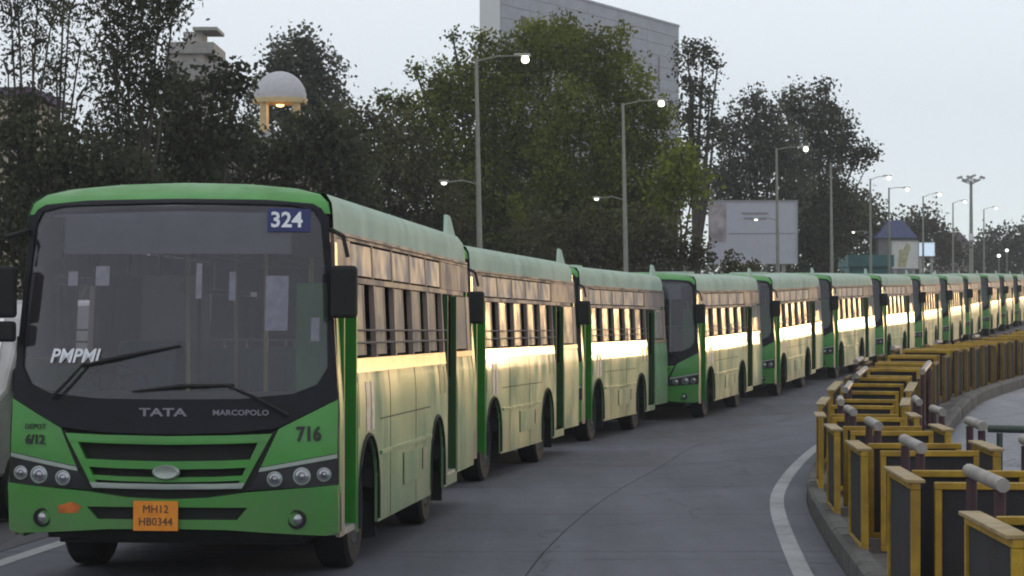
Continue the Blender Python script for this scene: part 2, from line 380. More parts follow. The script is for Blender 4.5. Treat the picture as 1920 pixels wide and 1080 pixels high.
# ------------------------------------------------------------ the bus
HWID = 1.285
BL = 9.45
def S(z):
    if z <= 1.3: return HWID
    if z <= 1.66: return HWID-.032*((z-1.3)/.36)**2
    return HWID-.032-.054*(z-1.66)/1.18
def lean(z):
    v = 0.0 if z < 1.1 else (z-1.1)*.125
    if z > 2.86: v += (z-2.86)**2*6.5
    if z < .75: v += (.75-z)*.10
    return v
def F(x, z): return .20*min(1.05, abs(x)/HWID)**3.2+lean(z)
XS = [round(a, 3) for a in np.arange(-1.2, 1.25, .15)]
ZS = [.75, 1.1, 1.5, 1.95, 2.4, 2.86, 2.94, 3.0, 3.05]
def mirror_poly(half):                   # half outline, right side from bottom centre round to top centre
    return half+[(-a, b) for a, b in reversed(half) if abs(a) > 1e-6]
def fpatch(name, poly, m, parent, off=0.0, th=.04, holes=(), xs=XS, zs=ZS, smooth=35):
    return patch(name, poly, holes, lambda a, b: (a, F(a, b)-off, b), lambda a, b: (a, F(a, b)+th, b), m, parent, xs, zs, smooth)
def zc(z): return z if z < 1.6 else 1.6+(z-1.6)*.93
def spatch(name, poly, m, parent, side=1, off=0.0, th=.03, holes=(), zs=(1.3, 1.39, 1.48, 1.57, 1.64), smooth=35):
    poly = [(a, zc(b)) for a, b in poly]; holes = [[(a, zc(b)) for a, b in h] for h in holes]
    return patch(name, poly, holes, lambda a, b: (side*(S(b)+off), a, b), lambda a, b: (side*(S(b)-th), a, b), m, parent, (), zs, smooth)
def rect(a, b, c, d): return [(a, c), (b, c), (b, d), (a, d)]
def arc(cx, cz, r, a0, a1, n=10): return [(cx+r*math.cos(R(a0+(a1-a0)*i/n)), cz+r*math.sin(R(a0+(a1-a0)*i/n))) for i in range(n+1)]

WY = (1.68, 6.18)                        # axles
WINY = [1.18+i*1.15 for i in range(6)]   # window bay edges
def build_bus():
    t = empty('city_bus')
    # --- front
    top = [(a, b) for a, b in ((1.185, 2.84), (1.16, 2.93), (1.08, 3.0), (.9, 3.045), (.5, 3.085), (0, 3.10))]
    fpatch('roof_front', mirror_poly([(0, 2.955), (.7, 2.945), (1.06, 2.915), (1.12, 2.88), (1.145, 2.84)][::1]+top), G_FRONT, t, .0, .05)
    gl_half = [(0, 1.415), (.55, 1.42), (.95, 1.46), (1.12, 1.53), (1.195, 1.66), (1.18, 2.2), (1.125, 2.76), (1.07, 2.86), (.9, 2.905), (0, 2.925)]
    ap_half = [(0, 1.15), (.5, 1.165), (.84, 1.20), (1.272, 1.42), (1.262, 1.6), (1.205, 2.4), (1.175, 2.82), (1.14, 2.845), (1.11, 2.885), (1.055, 2.918), (.7, 2.948), (0, 2.958)]
    fpatch('windscreen_surround', mirror_poly(ap_half), BLACKP, t, .006, .03, holes=[mirror_poly(gl_half)])
    fpatch('windscreen', mirror_poly(gl_half), WIND, t, -.008, .014, smooth=60)
    for s in (-1, 1):
        P = lambda l: [(s*a, b) for a, b in l]
        fpatch('front_panel', P([(1.273, 1.415), (.845, 1.193), (.715, .905), (1.273, 1.005)]), G_FRONT, t, .0, .04)
        fpatch('corner_trim', P([(1.273, 1.0), (.712, .90), (.70, .868), (1.273, .968)]), CHROME, t, .012, .03)
        hl = fpatch('headlight', P([(1.272, .965), (.70, .865), (.60, .725), (1.272, .765)]), LAMPB, t, -.004, .06)
        for cx, cz, r in ((.82, .815, .052), (1.02, .835, .060), (1.18, .845, .048)):
            y = F(cx, cz)
            MB().disc((s*cx, y+.01, cz), (0, -1, 0), [(0, r*1.12), (.028, r*1.12), (.03, r*.95), (.012, r*.9)], 20).obj('bezel', CHROME, hl, 40)
            MB().disc((s*cx, y+.002, cz), (0, -1, 0), [(.014, r*.9), (.02, r*.5), (.012, r*.48), (.03, r*.25), (.034, .001)], 20).obj('lamp', LENS, hl, 40)
        fpatch('grille_side', P([(.84, 1.19), (.80, 1.175), (.56, .745), (.60, .725), (.70, .87)]), BLACKM, t, .0, .03)
    gr = fpatch('grille', mirror_poly([(0, .735), (.56, .74), (.81, 1.17), (.45, 1.145), (0, 1.13)]), BLACKM, t, -.055, .09)
    def bar(zc, h0, w0, w1, m, off=.02, sag=.02):
        return fpatch('grille_bar', mirror_poly([(0, zc-h0-sag), (w0*.6, zc-h0-sag*.6), (w0, zc-h0), (w1, zc+h0), (w1*.6, zc+h0-sag*.6), (0, zc+h0-sag)]), m, gr, off, .04)
    bar(1.125, .032, .765, .80, G_FRONT); bar(.935, .030, .665, .695, G_FRONT); bar(.825, .018, .60, .625, G_FRONT, .015)
    bar(.765, .020, .575, .60, CHROME, .03, .01)
    for s in (-1, 1): fpatch('grille_bar', [(s*a, b) for a, b in ((.80, 1.155), (.72, 1.14), (.53, .74), (.575, .74))], G_FRONT, gr, .018, .04)
    em = MB().disc((0, F(0, .86)-.045, .865), (0, -1, 0), [(-.03, .105), (.0, .105), (.012, .09), (.008, .075), (.008, .001)], 28)
    em.v = [(a, b, .865+(c-.865)*.52) for a, b, c in em.v]; em.obj('emblem', CHROME, gr, 40)
    # bumper
    slot = [(-.62, .60), (-.54, .505), (.54, .505), (.62, .60)]
    bp = fpatch('bumper', mirror_poly([(0, .435), (.45, .43), (.9, .40), (1.2, .38), (1.285, .40), (1.285, .765), (.62, .715), (.3, .672), (0, .66)]), G_FRONT, t, .045, .10, holes=[slot], xs=XS, zs=[.45, .55, .65, .75])
    fpatch('bumper_slot', [(-.64, .62), (-.56, .49), (.56, .49), (.64, .62)], BLACKM, bp, .0, .03)
    fpatch('lower_grille', mirror_poly([(0, .645), (.3, .655), (.62, .70), (.60, .735), (0, .735)]), BLACKM, t, -.02, .06)
    for s in (-1, 1):
        y = F(.985, .51)-.045
        fg = MB().disc((s*.985, y, .51), (0, -1, 0), [(-.04, .072), (.012, .072), (.016, .058), (0, .05)], 20).obj('fog_lamp', BLACKM, t, 40)
        MB().disc((s*.985, y-.001, .51), (0, -1, 0), [(-.01, .05), (.004, .03), (.006, .001)], 16).obj('lens', LENS, fg, 40)
    np_ = MB().box((-.075, F(0, .51)-.075, .535), (.345, .012, .225)).obj('number_plate', ORANGE, t, bevel=.003)
    y = F(0, .5)-.0832
    text('plate_text', 'MH12', .085, INK, np_, (-.075, y, .585), (R(90), 0, 0), sx=.95)
    text('plate_text', 'HB0344', .085, INK, np_, (-.075, y, .490), (R(90), 0, 0), sx=.95)
    fpatch('sticker', [(-.86, .60), (-.74, .635), (-.66, .60), (-.70, .55), (-.84, .545)], STICK, t, .048, -.044)
    # text on the front
    def ftext(name, body, x, z, size, m, off=.012, **k):
        sl = (F(x+.15, z)-F(x-.15, z))/.3; ln = (F(x, z+.05)-F(x, z-.05))/.1
        return text(name, body, size, m, t, (x, F(x, z)-off, z), (R(90)-math.atan(ln), 0, math.atan(sl)), **k)
    ftext('maker_lettering', 'TATA', -.04, 1.315, .085, GREYL, .014, sx=1.7, bold=.002)
    ftext('maker_lettering', 'MARCOPOLO', .56, 1.315, .060, GREYL, .014, sx=1.15, bold=.001)
    ftext('fleet_number', '716', 1.07, 1.15, .15, INK, .008, bold=.006, sx=.85)
    ftext('fleet_number', '6/12', -1.06, 1.10, .10, INK, .008, bold=.003)
    ftext('fleet_panel', 'DEPOT', -1.06, 1.20, .06, INK, .008)
    ftext('operator_lettering', 'PMPML', -.74, 1.74, .15, WRITE, .004, bold=.003, shear=.25, sx=.95)
    # inside the glass: boards and route number
    fpatch('destination_board', mirror_poly([(0, 2.53), (1.0, 2.53), (1.0, 2.84), (0, 2.86)]), INTL, t, -.06, .09)
    for s in (-1, 1): fpatch('corner_box', [(s*1.14, 2.5), (s*.9, 2.5), (s*.9, 2.82), (s*1.1, 2.82)], BLACKP, t, -.03, .05)
    rn = fpatch('route_number_board', [(.72, 2.70), (1.04, 2.70), (1.04, 2.875), (.72, 2.88)], NAVY, t, .006, .0)
    sl = (F(1.0, 2.79)-F(.8, 2.79))/.2
    text('route_number', '324', .165, WRITE, rn, (.865, F(.865, 2.785)-.012, 2.785), (R(90)-math.atan(.125), 0, math.atan(sl)), bold=.004)
    # wipers
    def wf(x, z, o): return (x, F(x, z)-o, z)
    for pts, bl in (([(-.92, 1.42), (-.78, 1.56), (-.66, 1.69)], [(-.70, 1.665), (-.4, 1.73), (.08, 1.825)]), ([(.92, 1.30), (.66, 1.44), (.45, 1.525)], [(.50, 1.525), (.1, 1.515), (-.28, 1.475)])):
        w = MB().tube([wf(a, b, .05) for a, b in pts], [.016, .013, .01], 6).obj('wiper', BLACKM, t)
        MB().tube([wf(a, b, .022) for a, b in bl], [.012, .02, .008], 6).obj('wiper_blade', BLACKM, w)
    # mirrors
    for s in (-1, 1):
        a = MB().tube([(s*1.19, .36, 2.72), (s*1.32, .16, 2.66), (s*1.36, .14, 2.5)], .018, 6).obj('mirror', BLACKM, t)
        MB().box((s*1.33, .16, 2.235), (.20, .11, .40)).obj('mirror_head', BLACKM, a, bevel=.03)
        if s < 0: MB().box((s*1.33, .16, 1.93), (.19, .10, .16)).obj('mirror_head', BLACKM, a, bevel=.025)
        MB().box((s*1.33, .219, 2.235), (.16, .004, .34)).obj('mirror_glass', LENS, a)
    # --- roof shell
    cs = [(1.206, 2.70), (1.203, 2.84), (1.185, 2.93), (1.13, 3.0), (.93, 3.045), (.5, 3.085), (0, 3.10)]
    cs = cs+[(-a, b) for a, b in reversed(cs[:-1])]
    ys = [.0, .25, .8, 3, 6, 9.1, BL-.12, BL]
    V = []; Fc = []; n = len(cs)
    for j, yy in enumerate(ys):
        for a, b in cs:
            y0 = F(min(abs(a), 1.185), b)+(.012 if b > 2.8 else .04)
            y = y0 if j == 0 else (y0+.15 if j == 1 else yy)
            k_ = 1 if j < 6 else (.985 if j == 6 else .93)
            V.append((a*k_, y, 2.70+(b-2.70)*k_))
    for j in range(len(ys)-1):
        for i in range(n-1): k_ = j*n+i; Fc.append((k_, k_+1, k_+n+1, k_+n))
    Fc.append(tuple(range((len(ys)-1)*n, len(ys)*n)))
    q = MB(); q.add(V, Fc); rf = q.obj('roof', G_ROOF, t, 45)
    for s in (-1, 1): MB().box((s*1.208, BL/2+.25, 2.70), (.03, BL-.75, .03)).obj('gutter', CREAM, rf, bevel=.006)
    MB().add([(1.08, 8.65, 2.99), (1.13, 9.0, 2.97), (1.06, 9.05, 3.22), (1.04, 8.95, 3.24), (1.03, 8.65, 3.0), (1.07, 9.0, 3.0), (1.02, 9.05, 3.22), (1.00, 8.95, 3.24)],
              [(0, 1, 2, 3), (7, 6, 5, 4), (0, 4, 5, 1), (1, 5, 6, 2), (2, 6, 7, 3), (3, 7, 4, 0)]).obj('roof_fin', G_ROOF, t)
    MB().box((0, 4.2, 3.105), (.9, .7, .05)).obj('roof_hatch', G_ROOF, t, bevel=.02)
    # --- sides
    def y0(z): return F(HWID, z)+.02
    for s in (1, -1):
        # strip behind the front corner
        fr = spatch('corner_pillar', [(y0(.36), .36), (.47, .36), (.47, 2.8), (y0(2.8), 2.8), (y0(1.1), 1.1)], CREAM, t, s, 0, .03, zs=(1.1, 1.3, 1.64, 2.2))
        spatch('pillar_strip', [(y0(.7)-.015, .7), (y0(.7)+.10, .7), (y0(2.7)+.10, 2.7), (y0(2.7)-.015, 2.7), (y0(1.1)-.015, 1.1)], G_FRONT, fr, s, .004, -.003, zs=(1.1, 1.3, 1.64, 2.2))
        wa = lambda c: [(c-.52, .33)]+[(c+.52*math.cos(R(a)), .62+.46*math.sin(R(a))) for a in range(180, -1, -18)]+[(c+.52, .33)]
        x0 = 1.13 if s > 0 else .475
        xe = 6.96 if s > 0 else BL-.02
        low = [(x0, 1.655), (x0, .33)]+wa(WY[0])+wa(WY[1])+[(xe, .33), (xe, 1.655)]
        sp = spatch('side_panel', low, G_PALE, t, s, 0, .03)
        spatch('sill_strip', rect(x0, xe, 1.60, 1.725), GOLD, t, s, .012, .02)  # trim made taller to carry the golden glint along the side
        if s > 0:
            spatch('sticker', rect(1.55, 1.72, 1.12, 1.52), mat('faded_sticker', (.38, .38, .42), .5, var=.35, scale=9), sp, s, .004, -.002)
            spatch('sticker', rect(1.82, 1.96, 1.12, 1.52), MATS['faded_sticker'], sp, s, .004, -.002)
            spatch('battery_flap', rect(3.7, 4.9, .55, .84), G_PALE, sp, s, .012, -.005)
            spatch('fuel_flap', rect(5.0, 5.35, .62, .82), mat('flap_grey', (.16, .2, .15), .5), sp, s, .010, -.005)
            for yy in (6.35, 6.75): spatch('vent', rect(yy, yy+.12, 1.30, 1.58), G_DARK, sp, s, .004, -.002)
        for yy in (1.13+.04, 2.9, 4.55) if s > 0 else (.9, 2.9, 4.55, 7.4):
            spatch('panel_seam', rect(yy, yy+.014, 1.16 if yy < 1.3 else .34, 1.65), UNDER, sp, s, .0025, -.001)
        spatch('panel_seam', rect(2.3, 5.6, 1.19, 1.20), UNDER, sp, s, .0025, -.001)
        for c_ in WY:
            q = MB(); pa = [(c_+.53*math.cos(R(a)), .62+.47*math.sin(R(a))) for a in range(0, 181, 15)]
            q.tube([(s*(HWID+.004), a, b) for a, b in [(c_+.53, .36)]+pa+[(c_-.53, .36)]], .016, 5, False); q.obj('arch_trim', BLACKM, sp, 60)
        spatch('rub_rail', rect(2.32, 5.6, .895, .925), G_PALE, sp, s, .02, -.002)
        # cream frame round the windows
        for (a, b) in ((x0, WINY[0]),): 
            spatch('window_pillar', rect(a, b, 1.73, 2.40), CREAM, t, s, .0, .04)
        spatch('cantrail', rect(.475, BL-.03, 2.74, 2.80), CREAM, t, s, .0, .04)
        spatch('window_band', rect(x0 if s > 0 else .475, 8.9, 2.38, 2.43), CREAM, t, s, .004, .04)
        spatch('upper_panel', rect(.475, WINY[0], 2.435, 2.735), CREAM, t, s, .0, .04)
        if s > 0: spatch('door_header', rect(.475, 1.12, 2.38, 2.43), CREAM, t, s, .0, .04)
        for i in range(6):
            a = WINY[i]
            spatch('window_pillar', rect(a-.035, a+.035, 1.73, 2.375), CREAM, t, s, .006, .04)
            if i == 5: break
            w = spatch('window', rect(a+.04, a+.62, 1.75, 2.37), SIDEG, t, s, -.008, .014)
            spatch('window_frame', rect(a+.58, a+.63, 1.75, 2.37), CREAM, w, s, -.004, .03)
            spatch('upper_window', rect(a+.05, a+1.10, 2.45, 2.72), UPG, t, s, -.006, .012)
            spatch('upper_pillar', rect(a+1.10+.012, a+1.20-.012, 2.435, 2.735), mat('gasket', (.05, .045, .045), .6), t, s, -.002, .03)
        for z in (1.86, 1.97):
            MB().tube([(s*(S(z)+.03), WINY[0]-.05, zc(z)), (s*(S(z)+.03), WINY[5]+.03, zc(z))], .009, 6).obj('window_rail', mat('rail_grey', (.11, .10, .10), .7), t)
        # rear quarter
        if s > 0:
            spatch('upper_panel', rect(WINY[5]+.07, BL-.03, 2.435, 2.735), CREAM, t, s, .0, .04)
            rl = spatch('rear_quarter_panel', rect(7.86, BL-.02, .42, 1.655), G_PALE, t, s)
            spatch('sill_strip', rect(7.86, BL-.02, 1.66, 1.725), GOLD, t, s, .012, .02)
            spatch('window_pillar', rect(7.86, 8.05, 1.73, 2.375), CREAM, t, s, 0, .04)
            spatch('window', rect(8.07, 9.1, 1.75, 2.37), SIDEG, t, s, -.008, .014)
            spatch('window_pillar', rect(9.12, BL-.03, 1.73, 2.375), CREAM, t, s, 0, .04)
            spatch('window_pillar', rect(6.97, 7.05, .47, 2.375), CREAM, t, s, -.005, .05)
            spatch('door_sill', rect(6.97, 7.85, .33, .44), G_PALE, t, s, -.005, .03)
            for nm, ya, yb, zz_, mm in (('front_door', .49, 1.125, .40, DLEAF), ('rear_door', 7.06, 7.855, .46, G_DARK)):
                dr = MB().box((HWID-.20, yb-.025, (2.31+zz_)/2), (.385, .045, 2.31-zz_)).obj(nm, mm, t, bevel=.006)
                MB().box((HWID-.19, yb-.055, 1.85), (.24, .012, .8) if nm == 'rear_door' else (.05, .012, 1.2)).obj('door_glass' if nm == 'rear_door' else 'door_seal', DARKG if nm == 'rear_door' else G_DARK, dr)
                MB().box((HWID-.20, ya+.025, (2.31+zz_)/2), (.38, .04, 2.31-zz_)).obj('door_leaf', mm, dr, bevel=.006)
                MB().box((HWID-.24, (ya+yb)/2, zz_-.02), (.44, yb-ya, .05)).obj('door_step', STEEL, dr)
                MB().box((HWID-.42, (ya+yb)/2, (zz_+.72)/2), (.03, yb-ya, .72-zz_)).obj('step_riser', UNDER, dr)
                MB().tube([(HWID-.06, ya+.09, .8), (HWID-.06, ya+.09, 2.0)], .016, 6).obj('grab_rail', YELR, dr)
        else:
            spatch('window_pillar', rect(WINY[5]+.04, BL-.03, 1.73, 2.375), CREAM, t, s, 0, .04)
            spatch('upper_panel', rect(WINY[5]+.07, BL-.03, 2.435, 2.735), CREAM, t, s, .0, .04)
            spatch('cab_window', rect(.5, 1.14, 1.75, 2.37), SIDEG, t, s, -.008, .014)
    # rear end
    rp = MB().prism([(-1.25, .45), (1.25, .45), (1.25, 1.3), (1.17, 2.84), (-1.17, 2.84), (-1.25, 1.3)], 'y', BL-.03, BL+.04).obj('rear_panel', G_FRONT, t)
    MB().box((0, BL+.05, 2.1), (1.8, .02, .7)).obj('rear_window', DARKG, rp)
    # floor, ceiling, interior
    MB().box((0, BL/2+.12, .74), (1.66, BL-.5, .06)).obj('floor', INT, t)
    MB().box((0, BL/2+.12, .50), (1.9, BL-.6, .42)).obj('chassis', UNDER, t)
    MB().box((0, .42, .52), (2.0, .3, .36)).obj('chassis_nose', UNDER, t)
    MB().box((0, BL/2+.35, 2.88), (2.2, BL-1.1, .03)).obj('ceiling', INTL, t)
    MB().box((0, BL-.2, 1.7), (2.36, .05, 1.9)).obj('bulkhead', INT, t)
    ds_ = MB().prism([(.28, 1.0), (.28, 1.40), (.42, 1.47), (.75, 1.44), (.85, 1.0)], 'x', -1.14, 1.14).obj('dashboard', mat('dash_grey', (.085, .085, .09), .7), t, bevel=.02)
    q = MB(); c = Vector((-.62, .93, 1.55)); rr = Matrix.Rotation(R(-32), 3, 'X')
    q.tube([c+rr @ Vector((.23*math.cos(R(a)), .23*math.sin(R(a)), 0)) for a in range(0, 361, 20)], .014, 6, False)
    for a in (90, 210, 330): q.tube([c, c+rr @ Vector((.23*math.cos(R(a)), .23*math.sin(R(a)), 0))], .012, 5)
    q.tube([c, c+Vector((0, -.18, -.4))], .03, 6); q.obj('steering_wheel', BLACKM, t, 60)
    st = MB().box((-.62, 1.55, 1.12), (.5, .48, .14)).obj('driver_seat', SEAT, t, bevel=.04)
    MB().box((-.62, 1.82, 1.50), (.48, .13, .72), Matrix.Rotation(R(-8), 3, 'X')).obj('seat_back', SEAT, st, bevel=.05)
    MB().box((-.62, 1.6, .92), (.3, .3, .3)).obj('seat_base', BLACKM, st)
    for i in range(6):
        for s in (-1, 1):
            yy = 2.7+i*1.0
            if s > 0 and yy > 6.9: continue
            st = MB().box((s*.78, yy, 1.16), (.80, .42, .10)).obj('seat', SEAT, t, bevel=.03)
            MB().box((s*.78, yy+.24, 1.48), (.80, .07, .60), Matrix.Rotation(R(-7), 3, 'X')).obj('seat_back', mat('seat_back_green', (.05, .10, .08), .7), st, bevel=.03)
            MB().tube([(s*.42, yy, .77), (s*.42, yy, 1.1)], .02, 6).tube([(s*.42, yy+.25, 1.2), (s*.42, yy+.30, 1.84), (s*1.12, yy+.30, 1.84)], .014, 6).obj('seat_leg', STEEL, st)
    for x_, y_ in ((.93, .95), (-.28, 1.9), (.38, 1.9), (-.36, 4.2), (.36, 4.2)):
        MB().tube([(x_, y_, .77), (x_, y_, 2.86)], .018, 6).obj('handrail', YELR, t)
    for x_ in (-.45, .45): MB().tube([(x_, 1.6, 2.62), (x_, 8.6, 2.62)], .016, 6).obj('handrail', STEEL, t)
    pt = MB().box((-.62, 2.12, 1.75), (.95, .03, 1.3)).obj('cab_partition', DARKG, t)
    for (px_, pz_, w_, h_, m_) in ((.80, 2.15, .17, .42, 'gleam_grey'), (-.56, 2.36, .11, .15, 'gleam_pale'), (-.80, 2.34, .08, .11, 'gleam_pale'), (.20, 2.32, .045, .27, 'gleam_pale'), (.46, 2.28, .05, .22, 'gleam_grey'), (1.09, 1.95, .06, .18, 'gleam_grey')):  # pale plates imitating windows seen through the cab and reflections in the windscreen
        fpatch('cab_gleam', rect(px_-w_/2, px_+w_/2, pz_-h_/2, pz_+h_/2), mat(m_, (.62, .62, .68) if m_ == 'gleam_grey' else (.75, .75, .75), .7, var=.2, scale=14), t, -.028, .030)
    # wheels
    for s in (-1, 1):
        for wy in WY:
            w = empty('wheel', (s*1.03, wy, .46)); w.parent = t
            MB().disc((0, 0, 0), (s, 0, 0), [(-.14, .28), (-.14, .42), (-.11, .455), (.11, .455), (.14, .42), (.14, .29), (.11, .27)], 28).obj('tyre', BLACKM, w, 40)
            MB().disc((0, 0, 0), (s, 0, 0), [(.11, .27), (.135, .265), (.05, .22), (.03, .13), (.10, .11), (.11, .05), (.11, .001)], 20).obj('rim', mat('rim_grey', (.045, .045, .042), .7), w, 40)
            MB().disc((0, 0, 0), (s, 0, 0), [(-.14, .28), (-.30, .27), (-.30, .001)], 16).obj('hub', UNDER, w, 40)
            # mudguard well
            q = MB(); aa = [R(a) for a in range(0, 181, 20)]
            for i in range(len(aa)-1):
                p = [(s*1.24, wy+.53*math.cos(a), .62+.47*math.sin(a)) for a in (aa[i], aa[i+1])]; r_ = [(s*.85, b, c) for a, b, c in p]
                q.add([p[0], p[1], r_[1], r_[0]], [(0, 1, 2, 3)])
            q.obj('wheel_well', UNDER, t)
            MB().box((s*1.12, wy+.62, .34), (.26, .012, .30)).obj('mud_flap', BLACKM, t)
    MB().box((0, WY[0], .46), (1.9, .12, .12)).obj('axle', UNDER, t); MB().box((0, WY[1], .46), (1.9, .2, .2)).obj('axle', UNDER, t)
    return t

BUSX = {18.6: (-1.33, 5.5), 30.2: (-.50, 9.7), 41.3: (1.16, 12.6), 50.9: (3.86, 14.0), 60.6: (6.48, 14.6)}
def place_bus(o, xr, d, dl=0.0):
    """near front right corner at (xr, d); heading along the road"""
    L = BL
    th = math.atan2(bx(d+L)-bx(d), L)-R(dl)
    if d in BUSX: xr, th = BUSX[d][0], R(BUSX[d][1])
    rx = Vector((math.cos(th), -math.sin(th), 0)); ry = Vector((math.sin(th), math.cos(th), 0))
    org = Vector((xr, d, 0))-rx*HWID-ry*.1
    f = org+ry*WY[0]; r = org+ry*WY[1]
    zf, zr = zg(f.x, f.y), zg(r.x, r.y)
    pitch = math.atan2(zr-zf, WY[1]-WY[0])
    org.z = zf-(WY[0])*math.tan(pitch)
    o.location = org; o.rotation_euler = (pitch, 0, -th)

bus = build_bus(); index_kids()
bus_d = [18.6, 30.2, 41.3, 50.9, 60.6, 70.4, 80.2, 90.2, 100.2, 110.2, 120.2, 130.4, 140.8, 151.0, 161.5]
ORD = ['leading', 'second', 'third', 'fourth', 'fifth', 'sixth', 'seventh', 'eighth', 'ninth', 'tenth', 'eleventh', 'twelfth', 'thirteenth', 'fourteenth', 'fifteenth']
SKIP1 = ('route_number', 'route_number_board', 'fleet_number', 'steering_wheel', 'cab_gleam', 'cab_partition', 'door_step', 'maker_lettering', 'operator_lettering', 'fleet_panel')
SKIP2 = SKIP1+('handrail', 'seat', 'driver_seat', 'wiper', 'sticker', 'vent', 'fuel_flap', 'battery_flap', 'hub', 'mud_flap', 'wheel_well', 'axle', 'corner_box', 'destination_board', 'bezel', 'lens', 'fleet_number', 'plate_text', 'emblem', 'route_number', 'window_frame', 'grab_rail', 'window_rail', 'roof_hatch', 'mirror_glass')
for i, d_ in enumerate(bus_d):
    o = bus if i == 0 else copy_tree(bus, None, SKIP1 if i < 5 else SKIP2)
    place_bus(o, bx(d_)+(0 if i == 0 else random.uniform(-.04, .04)), d_, [0, .0, 1.6, 1.0][i] if i < 4 else random.uniform(.5, 1.3))
    if i == 0: lab = 'green and cream city bus at the head of the line, route 324 in its windscreen'
    elif i == 1: lab = 'second city bus in the line, its front hidden just behind the 324 bus'
    else: lab = '%s green and cream city bus in the line led by the 324 bus' % ORD[i]
    tag(o, lab, 'bus', 'city buses parked nose to tail along the road')

# ------------------------------------------------------------ white van at the left edge
def build_van():
    t = empty('parked_van', (-6.10, 24.2, zg(-5.5, 24.2)), (0, 0, R(-5)))
    tag(t, 'pale grey van at the far left edge, mostly hidden by the leading bus', 'van')
    VP = mat('van_paint', (.42, .41, .41), .4, coat=.4, dirt=.3)
    prof = [(.05, .45), (.0, .9), (.10, 1.15), (.75, 1.35), (1.35, 2.05), (1.6, 2.2), (4.9, 2.25), (5.0, 2.1), (5.05, .45)]
    MB().prism([(a, b) for a, b in prof], 'x', -.92, .92).obj('body', VP, t, bevel=.05)
    MB().add([(-.8, .76, 1.38), (.8, .76, 1.38), (.72, 1.32, 2.05), (-.72, 1.32, 2.05)], [(0, 1, 2, 3)]).obj('windscreen', DARKG, t)
    bp_ = MB().box((0, .0, .48), (1.86, .22, .26)).obj('bumper', mat('bumper_grey', (.07, .07, .07), .7), t, bevel=.04)
    MB().box((0, -.02, .80), (.9, .1, .16)).obj('grille', BLACKM, t)
    for s in (-1, 1):
        h = MB().box((s*.72, .01, .82), (.34, .14, .2)).obj('headlight', LENS, t, bevel=.03)
        MB().box((s*.925, 1.5, 1.62), (.012, .8, .5)).obj('side_window', DARKG, t)
        MB().box((s*1.02, .95, 1.42), (.18, .1, .26)).obj('mirror', BLACKM, t, bevel=.03)
        for wy in (.95, 4.0):
            w = empty('wheel', (s*.82, wy, .34)); w.parent = t
            MB().disc((0, 0, 0), (s, 0, 0), [(-.11, .2), (-.11, .32), (.08, .34), (.11, .31), (.11, .2)], 20).obj('tyre', BLACKM, w, 40)
            MB().disc((0, 0, 0), (s, 0, 0), [(.09, .2), (.06, .1), (.08, .001)], 16).obj('rim', STEEL, w, 40)
build_van()

# ------------------------------------------------------------ barrier boxes, U rails
BYEL2 = mat('barrier_brown_yellow', (.13, .08, .016), .7, var=.3, scale=5, dirt=.6, dirtcol=(.08, .055, .03))
CAPM = mat('worn_cap', (.30, .225, .11), .6, var=.25, scale=7, dirt=.5, dirtcol=(.3, .2, .05))
def frame_panel(L, H, T=.07, b=.046, m=None):
    q = MB()
    q.box((0, 0, H-b/2), (L, T, b)); q.box((0, 0, b/2), (L, T, b))
    for s in (-1, 1): q.box((s*(L/2-b/2), 0, H/2), (b, T, H-2*b-.002))
    return q.mesh('frame', m or BYEL)
def infill(L, H, b=.046):
    q = MB(); q.box((0, 0, H/2), (L-2*b+.004, .02, H-2*b+.004)); return q.mesh('infill', BMESH)
BLN, BWD, BH = 1.40, 1.12, .80; SLN = .50
FS, IS = frame_panel(BLN, BH, .06), infill(BLN, BH); FE, IE = frame_panel(BWD-.34, BH), infill(BWD-.34, BH); FSS, ISS = frame_panel(SLN, BH, .06, .04, BYEL2), infill(SLN, BH, .04)
def build_box(BLN=BLN, FS=FS, IS=IS):
    t = empty('barrier_box')
    for nm, fm, im, loc, rz in (('side_panel', FS, IS, (-BWD/2+.04, 0, 0), 90), ('side_panel', FS, IS, (BWD/2-.04, 0, 0), 90),
                                ('end_panel', FE, IE, (0, -BLN/2+.10, 0), 0), ('end_panel', FE, IE, (0, BLN/2-.10, 0), 0)):
        p = mk(nm, fm, t, bevel=.006, loc=loc); p.rotation_euler = (0, 0, R(rz))
        mk('infill', im, p)
        if nm == 'side_panel' and BLN > 1: MB().box((0, 0, BH+.011), (BLN+.01, .12, .022)).obj('top_cap', CAPM, p, bevel=.004)
    for a in (-1, 1):
        for b in (-1, 1): MB().tube([(a*(BWD/2-.04), b*(BLN/2-.12), -.045), (a*(BWD/2-.04), b*(BLN/2-.12), .002)], .03, 6).obj('foot', MAROON, t)
    return t
def build_rail(m_tube=RAILG, m_post=MAROON, L=1.30, h=.92):
    t = empty('guard_rail')
    q = MB(); q.tube([(0, -L/2, h), (0, L/2, h)], .042, 10); q.obj('top_tube', m_tube, t, 50)
    for s in (-1, 1):
        MB().tube([(0, s*(L/2-.12), .0), (0, s*(L/2-.12), h-.045)], .034, 8).obj('post', m_post, t, 50)
        MB().box((0, s*(L/2-.12), .02), (.16, .16, .04)).obj('base_plate', m_post, t)
    return t
box0 = build_box(); sbox = build_box(SLN, FSS, ISS); rail0 = build_rail(); index_kids()
def put(o, off, d, zoff=.185, extra=0):
    # off: metres right of the median's left edge
    x_ = fx(d)+off; e_ = .5
    th = math.atan2(fx(d+e_)-fx(d-e_), 2*e_); sl = math.atan2(zg(fx(d+e_)+off, d+e_)-zg(fx(d-e_)+off, d-e_), 2*e_)
    o.location = (x_, d, zg(x_, d)+zoff); o.rotation_euler = (sl, random.uniform(-.006, .006), -th+random.uniform(-.012, .012)+extra)
d = 12.65; i = 0; used_r = False
